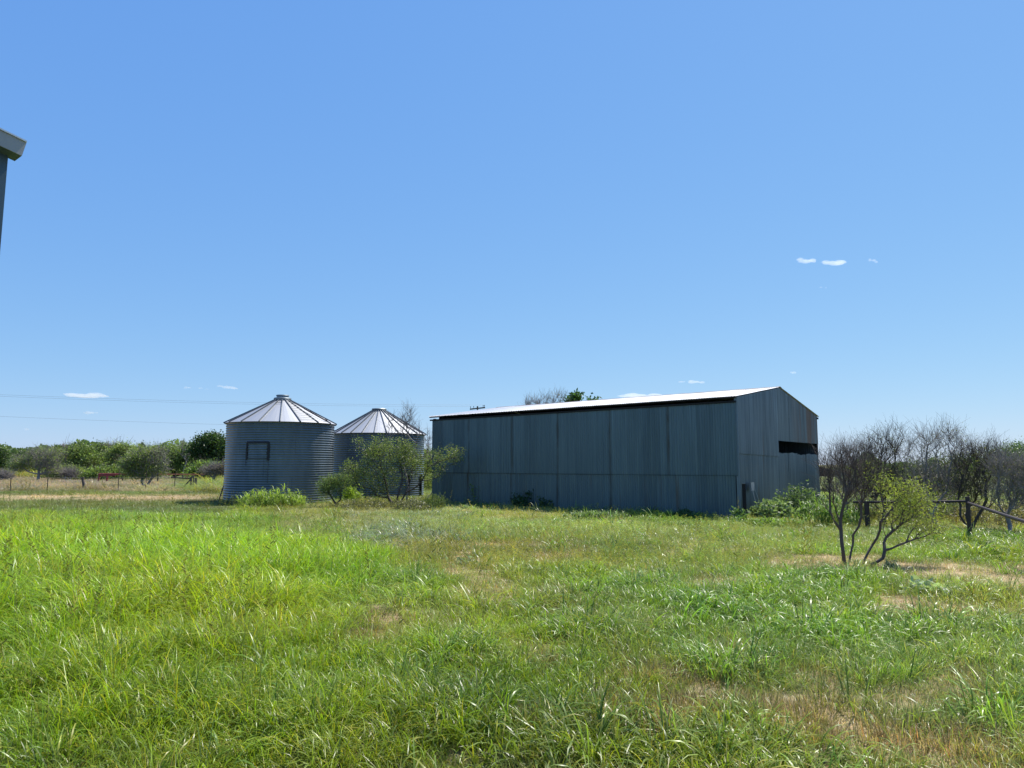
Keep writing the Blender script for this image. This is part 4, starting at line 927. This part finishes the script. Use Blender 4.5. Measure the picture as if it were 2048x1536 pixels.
# small mesquite with bare left half on the right
tree('small_mesquite', 'slim mesquite with mostly bare upright branches in the right field', 'tree', (1693, 1132),
     [(1652,950,22,34,1), (1690,935,30,38,1.2), (1725,955,26,38,1), (1660,995,20,28,.6), (1745,940,20,32,.5), (1700,985,24,35,.6)], 35, nt_=230, nleaf=0, bare=True, twig=.0032, maxr=.045,
     bark=simple('dark_mesquite_bark', (.10, .075, .062), .9, 0, .3, 15), stems=[(1682,1060,0), (1706,1070,.15), (1660,1000,0), (1722,1010,.1)], ntwig=2, twlen=.36, upbias=.9, step=.18, curl=.08, expo=.42, alpha=.75)
tree('small_mesquite', 'leaning young mesquite with yellow green feathery leaves in the right field', 'tree', (1724, 1134),
     [(1770,965,22,20,.6), (1812,980,40,20,1.1), (1848,1005,26,20,.8), (1862,1052,34,20,.9), (1800,1015,40,24,.7), (1775,1050,30,22,.3,.5), (1820,1040,30,20,.5), (1738,950,14,22,.3,.6)], 36, nt_=210, nleaf=26, leaf=(.055, .0095), tint=(.32, .37, .08), sig=.10, twig=.003, maxr=.045, alpha=.6,
     bark=simple('dark_mesquite_bark_too', (.10, .075, .062), .9, 0, .3, 15), stems=[(1768,1085,0), (1745,1090,.1), (1800,1050,0), (1775,1030,.1), (1830,1078,0)], ntwig=1, twlen=.2, step=.16, curl=.1, expo=.43, droop=.2)
# bare thicket on the right
TH = [('greyish bare mesquite behind the barn gable bushes, leftmost of the bare thicket', 1705, 20.5, [(1680,925,30,40,1), (1720,920,34,42,1), (1700,975,50,35,1)], .15),
      ('bare mesquite in the thicket directly behind the leaning young mesquite', 1765, 19.0, [(1750,905,34,40,1), (1790,900,36,45,1.1), (1770,965,55,40,1.1)], .18),
      ('tallest bare mesquite of the thicket, above the pipe rail', 1868, 18.5, [(1850,895,36,42,1.2), (1890,880,34,36,1.1), (1920,900,34,40,1), (1880,955,70,45,1.4), (1830,950,34,40,.8)], .16),
      ('bare mesquite right of the pipe fence bend with forked dark trunk', 1935, 18.0, [(1945,925,36,36,1), (1985,915,34,32,.9), (1960,975,60,34,1)], .3),
      ('bare twiggy mesquite at the right edge with leaning trunk', 2010, 17.0, [(2010,940,34,32,1), (2050,950,34,40,1), (2030,990,50,26,1)], .35)]
for i, (lb, px, Y, bl, lf) in enumerate(TH):
    bl = [b+(lf,) for b in bl]
    tree('bare_mesquite', lb, 'tree', (px, None), bl, 50+i, nt_=310, nleaf=16, leaf=(.05, .016), tint=(.14, .155, .06), sig=.16, twig=.0038, maxr=.06, bark=M_bark if i % 2 else M_greybark, stems=[(px-14, 1010, 0), (px+16, 1000, .2)], ntwig=3, twlen=.45, upbias=.8, Y=Y, group='bare thicket right of the barn', step=.25, curl=.12, alpha=.6, expo=.44)
# greener trees behind the thicket
GT = [('green tree behind the bare thicket at the right edge of the picture', 2030, 27, [(2040,925,50,32,1), (1990,925,40,26,.8), (2060,960,50,40,.8)], (.095, .145, .045)),
      ('green brush behind the middle of the bare thicket', 1860, 29, [(1850,945,50,30,1), (1910,935,50,28,1), (1880,975,70,30,1)], (.085, .115, .045)),
      ('green brush behind the left part of the bare thicket', 1745, 30, [(1730,960,45,28,1), (1780,960,45,30,1)], (.10, .125, .05)),
      ('dark green tree top beyond everything at the right edge', 2030, 45, [(2040,905,40,18,1), (2000,930,40,22,1)], (.07, .12, .04))]
for i, (lb, px, Y, bl, tn) in enumerate(GT):
    tree('green_tree', lb, 'tree', (px, None), bl, 70+i, nt_=260, nleaf=46, leaf=(.10, .035), tint=tn, sig=.24, twig=.008, Y=Y, group='green trees behind the thicket', step=.4)
# tree tops over the barn roof
tree('bare_tree', 'bare tree whose twigs show above the middle of the barn roof', 'tree', (1085, None), [(1060,812,26,12,1), (1090,808,22,14,1), (1118,800,16,16,.9), (1085,850,60,30,.6)], 80, nt_=160, nleaf=0, bare=True, twig=.009, bark=M_greybark, ntwig=4, twlen=.8, upbias=1.2, Y=52, step=.5)
tree('leafy_tree', 'small green leafy tree top above the barn roof right of the bare twigs', 'tree', (1148, None), [(1148,797,14,10,1,1), (1140,830,30,20,.5,1), (1184,800,8,5,.3,1)], 81, nt_=70, nleaf=22, leaf=(.28, .16), tint=(.06, .12, .03), sig=.25, twig=.012, Y=55, step=.6)
# left treeline
LT = [('dark tree cut by the left edge of the picture', 'dense_tree', -8, 90, [(-5,915,20,26,1), (-20,940,40,22,1)], (.07, .12, .034), 200),
      ('dark tree rising second from the left in the treeline', 'dense_tree', 58, 100, [(58,918,28,16,1), (45,935,26,16,.8), (20,930,16,10,.5)], (.08, .13, .04), 240),
      ('pale olive tree behind the grey spreading mesquite on the left', 'mesquite_tree', 110, 84, [(120,915,26,18,1), (95,925,22,16,.7), (135,935,26,18,.8)], (0.260, 0.312, 0.117), 260),
      ('olive tree directly above the crooked stump', 'mesquite_tree', 165, 80, [(160,905,26,18,1), (180,925,26,22,1), (150,935,24,16,.7)], (0.221, 0.299, 0.091), 300),
      ('tree with dead snag twigs on top, left of the red pen', 'mesquite_tree', 205, 82, [(205,905,22,18,1), (215,925,24,22,1), (190,935,22,16,.7)], (0.182, 0.260, 0.078), 280),
      ('broad pale green tree behind the left end of the red pen', 'mesquite_tree', 250, 78, [(240,905,26,18,1), (262,915,26,20,1), (245,935,30,18,.8)], (0.273, 0.351, 0.111), 320),
      ('round olive tree directly behind the spreading mesquite', 'mesquite_tree', 300, 76, [(290,910,28,16,1), (318,912,24,16,1), (300,930,36,22,1)], (0.260, 0.338, 0.104), 320),
      ('green tree left of the dark round tree, with thin dead twigs', 'mesquite_tree', 350, 76, [(340,905,22,16,1), (362,912,24,16,1), (350,930,36,20,1)], (0.221, 0.312, 0.091), 320),
      ('big dark round tree beside the nearer grain bin, tallest of the treeline', 'dense_tree', 425, 72, [(420,890,28,22,1.2), (440,905,28,26,1.1), (400,905,20,20,.8), (450,930,24,20,.6), (410,930,26,16,.7)], (.06, .11, .032), 520),
      ('low bright green bush under the dark round tree', 'leafy_bush', 410, 68, [(412,937,22,9,1), (395,942,16,8,.8)], (0.260, 0.377, 0.091), 130),
      ('low mixed brush at the foot of the treeline, left of the stump', 'leafy_bush', 120, 70, [(120,945,36,8,1), (150,950,30,8,.8)], (0.273, 0.338, 0.104), 180),
      ('low green brush at the foot of the treeline behind the red pen', 'leafy_bush', 230, 68, [(220,948,36,10,1), (190,952,24,8,.8)], (0.247, 0.338, 0.091), 180)]
for i, (lb, nm, px, Y, bl, tn, nt_) in enumerate(LT):
    dense = nm == 'dense_tree'
    tree(nm, lb, 'bush' if nm == 'leafy_bush' else 'tree', (px, None), bl, 90+i, nt_=nt_, nleaf=44, leaf=(.24, .12) if dense else (.22, .08), tint=tuple(.85*q for q in tn), sig=.36, twig=.016, Y=Y, tvar=.55, group='trees of the left treeline', step=.8, ntwig=0 if dense else 1, twlen=1.0, droop=.1)
tree('mesquite_tree', 'spreading mesquite with grey bare right half behind the wire fence', 'tree', (295, 975), [(262,930,24,20,1), (285,915,28,22,1), (315,915,26,26,1,.15), (330,930,16,22,.6,.1), (270,948,26,10,.7), (300,940,34,18,.8,.5)], 110, nt_=460, nleaf=26, leaf=(.16, .055), tint=(.20, .26, .08), sig=.26, twig=.009, maxr=.11, stems=[(285,955,0), (305,955,0), (320,945,0)], ntwig=2, twlen=.6, bark=M_greybark, step=.4)
tree('mesquite_tree', 'grey bare spreading mesquite standing left of the crooked stump', 'tree', (85, 960), [(50,925,24,12,.8,1), (85,915,34,18,1,.35), (95,932,26,18,1.1,.05), (35,935,20,8,.5,.9)], 111, nt_=420, nleaf=22, leaf=(.18, .06), tint=(.20, .25, .10), sig=.3, twig=.010, maxr=.12, stems=[(78,948,0), (92,945,0), (55,942,0)], ntwig=2, twlen=.8, bark=M_greybark, step=.5, Y=66)
tree('bare_bush', 'low grey bare bush at the far left edge', 'bush', (6, 958), [(8,953,20,7,1)], 112, nt_=120, nleaf=0, bare=True, twig=.014, ntwig=3, twlen=.6, bark=M_greybark, Y=64)
tree('bare_bush', 'grey bare bush between the stump and the treeline', 'bush', (138, 958), [(138,949,18,8,1)], 113, nt_=140, nleaf=0, bare=True, twig=.012, ntwig=3, twlen=.7, bark=M_greybark, Y=67)
tree('bare_bush', 'reddish brown bare bush at the left side of the nearer grain bin', 'bush', (430, 960), [(425,942,26,11,1), (448,940,16,12,.8)], 114, nt_=260, nleaf=4, leaf=(.12, .05), tint=(.17, .13, .06), sig=.2, twig=.011, ntwig=3, twlen=.6, bark=M_greybark, Y=56)
for i, (px, py, Y, lb) in enumerate([(132,893,80,'dead snag twigs poking out of the treeline above the grey mesquite'), (226,893,79,'dead snag twigs poking out of the treeline above the red pen'), (366,893,75,'thin dead snag twigs left of the dark round tree')]):
    tree('dead_snag', lb, 'tree', (px, None), [(px,py,9,9,1), (px+5,py+14,12,12,.8)], 120+i, nt_=26, nleaf=0, bare=True, twig=.02, ntwig=3, twlen=.9, Y=Y, bark=M_greybark, step=.8)
# far woodland all round the field: one mass
def woodland():
    r = np.random.default_rng(5); n = 60000; a = r.uniform(-.85, 1.0, n); Y = r.uniform(118, 150, n); X = Y*a
    hmax = np.where(a > .1, .5+7.5*np.clip(fbm(a*22, Y*0, 3)-.22, 0, 1)**1.5, 3.1+3.4*fbm(a*25, Y*.05, 3))*np.where(np.abs(a+.36) < .05, .6, 1); z = hmax*r.uniform(0, 1, n)**.8
    V, Fc = leaves_arr(np.stack([X, Y, z], 1), r, .9, .6, .1)
    t = np.array([.14, .19, .07])*(.6+.8*fbm(X*.25, z*.6, 8))[:, None]*r.uniform(.7, 1.3, (n, 1))
    o = mkobj('woodland', V, Fc, M_leaf, col=np.repeat(t, 4, 0)); tag(o, 'far off scrub woodland closing the field behind the farm', 'woodland', kind='stuff')
woodland()
scatter_grass()
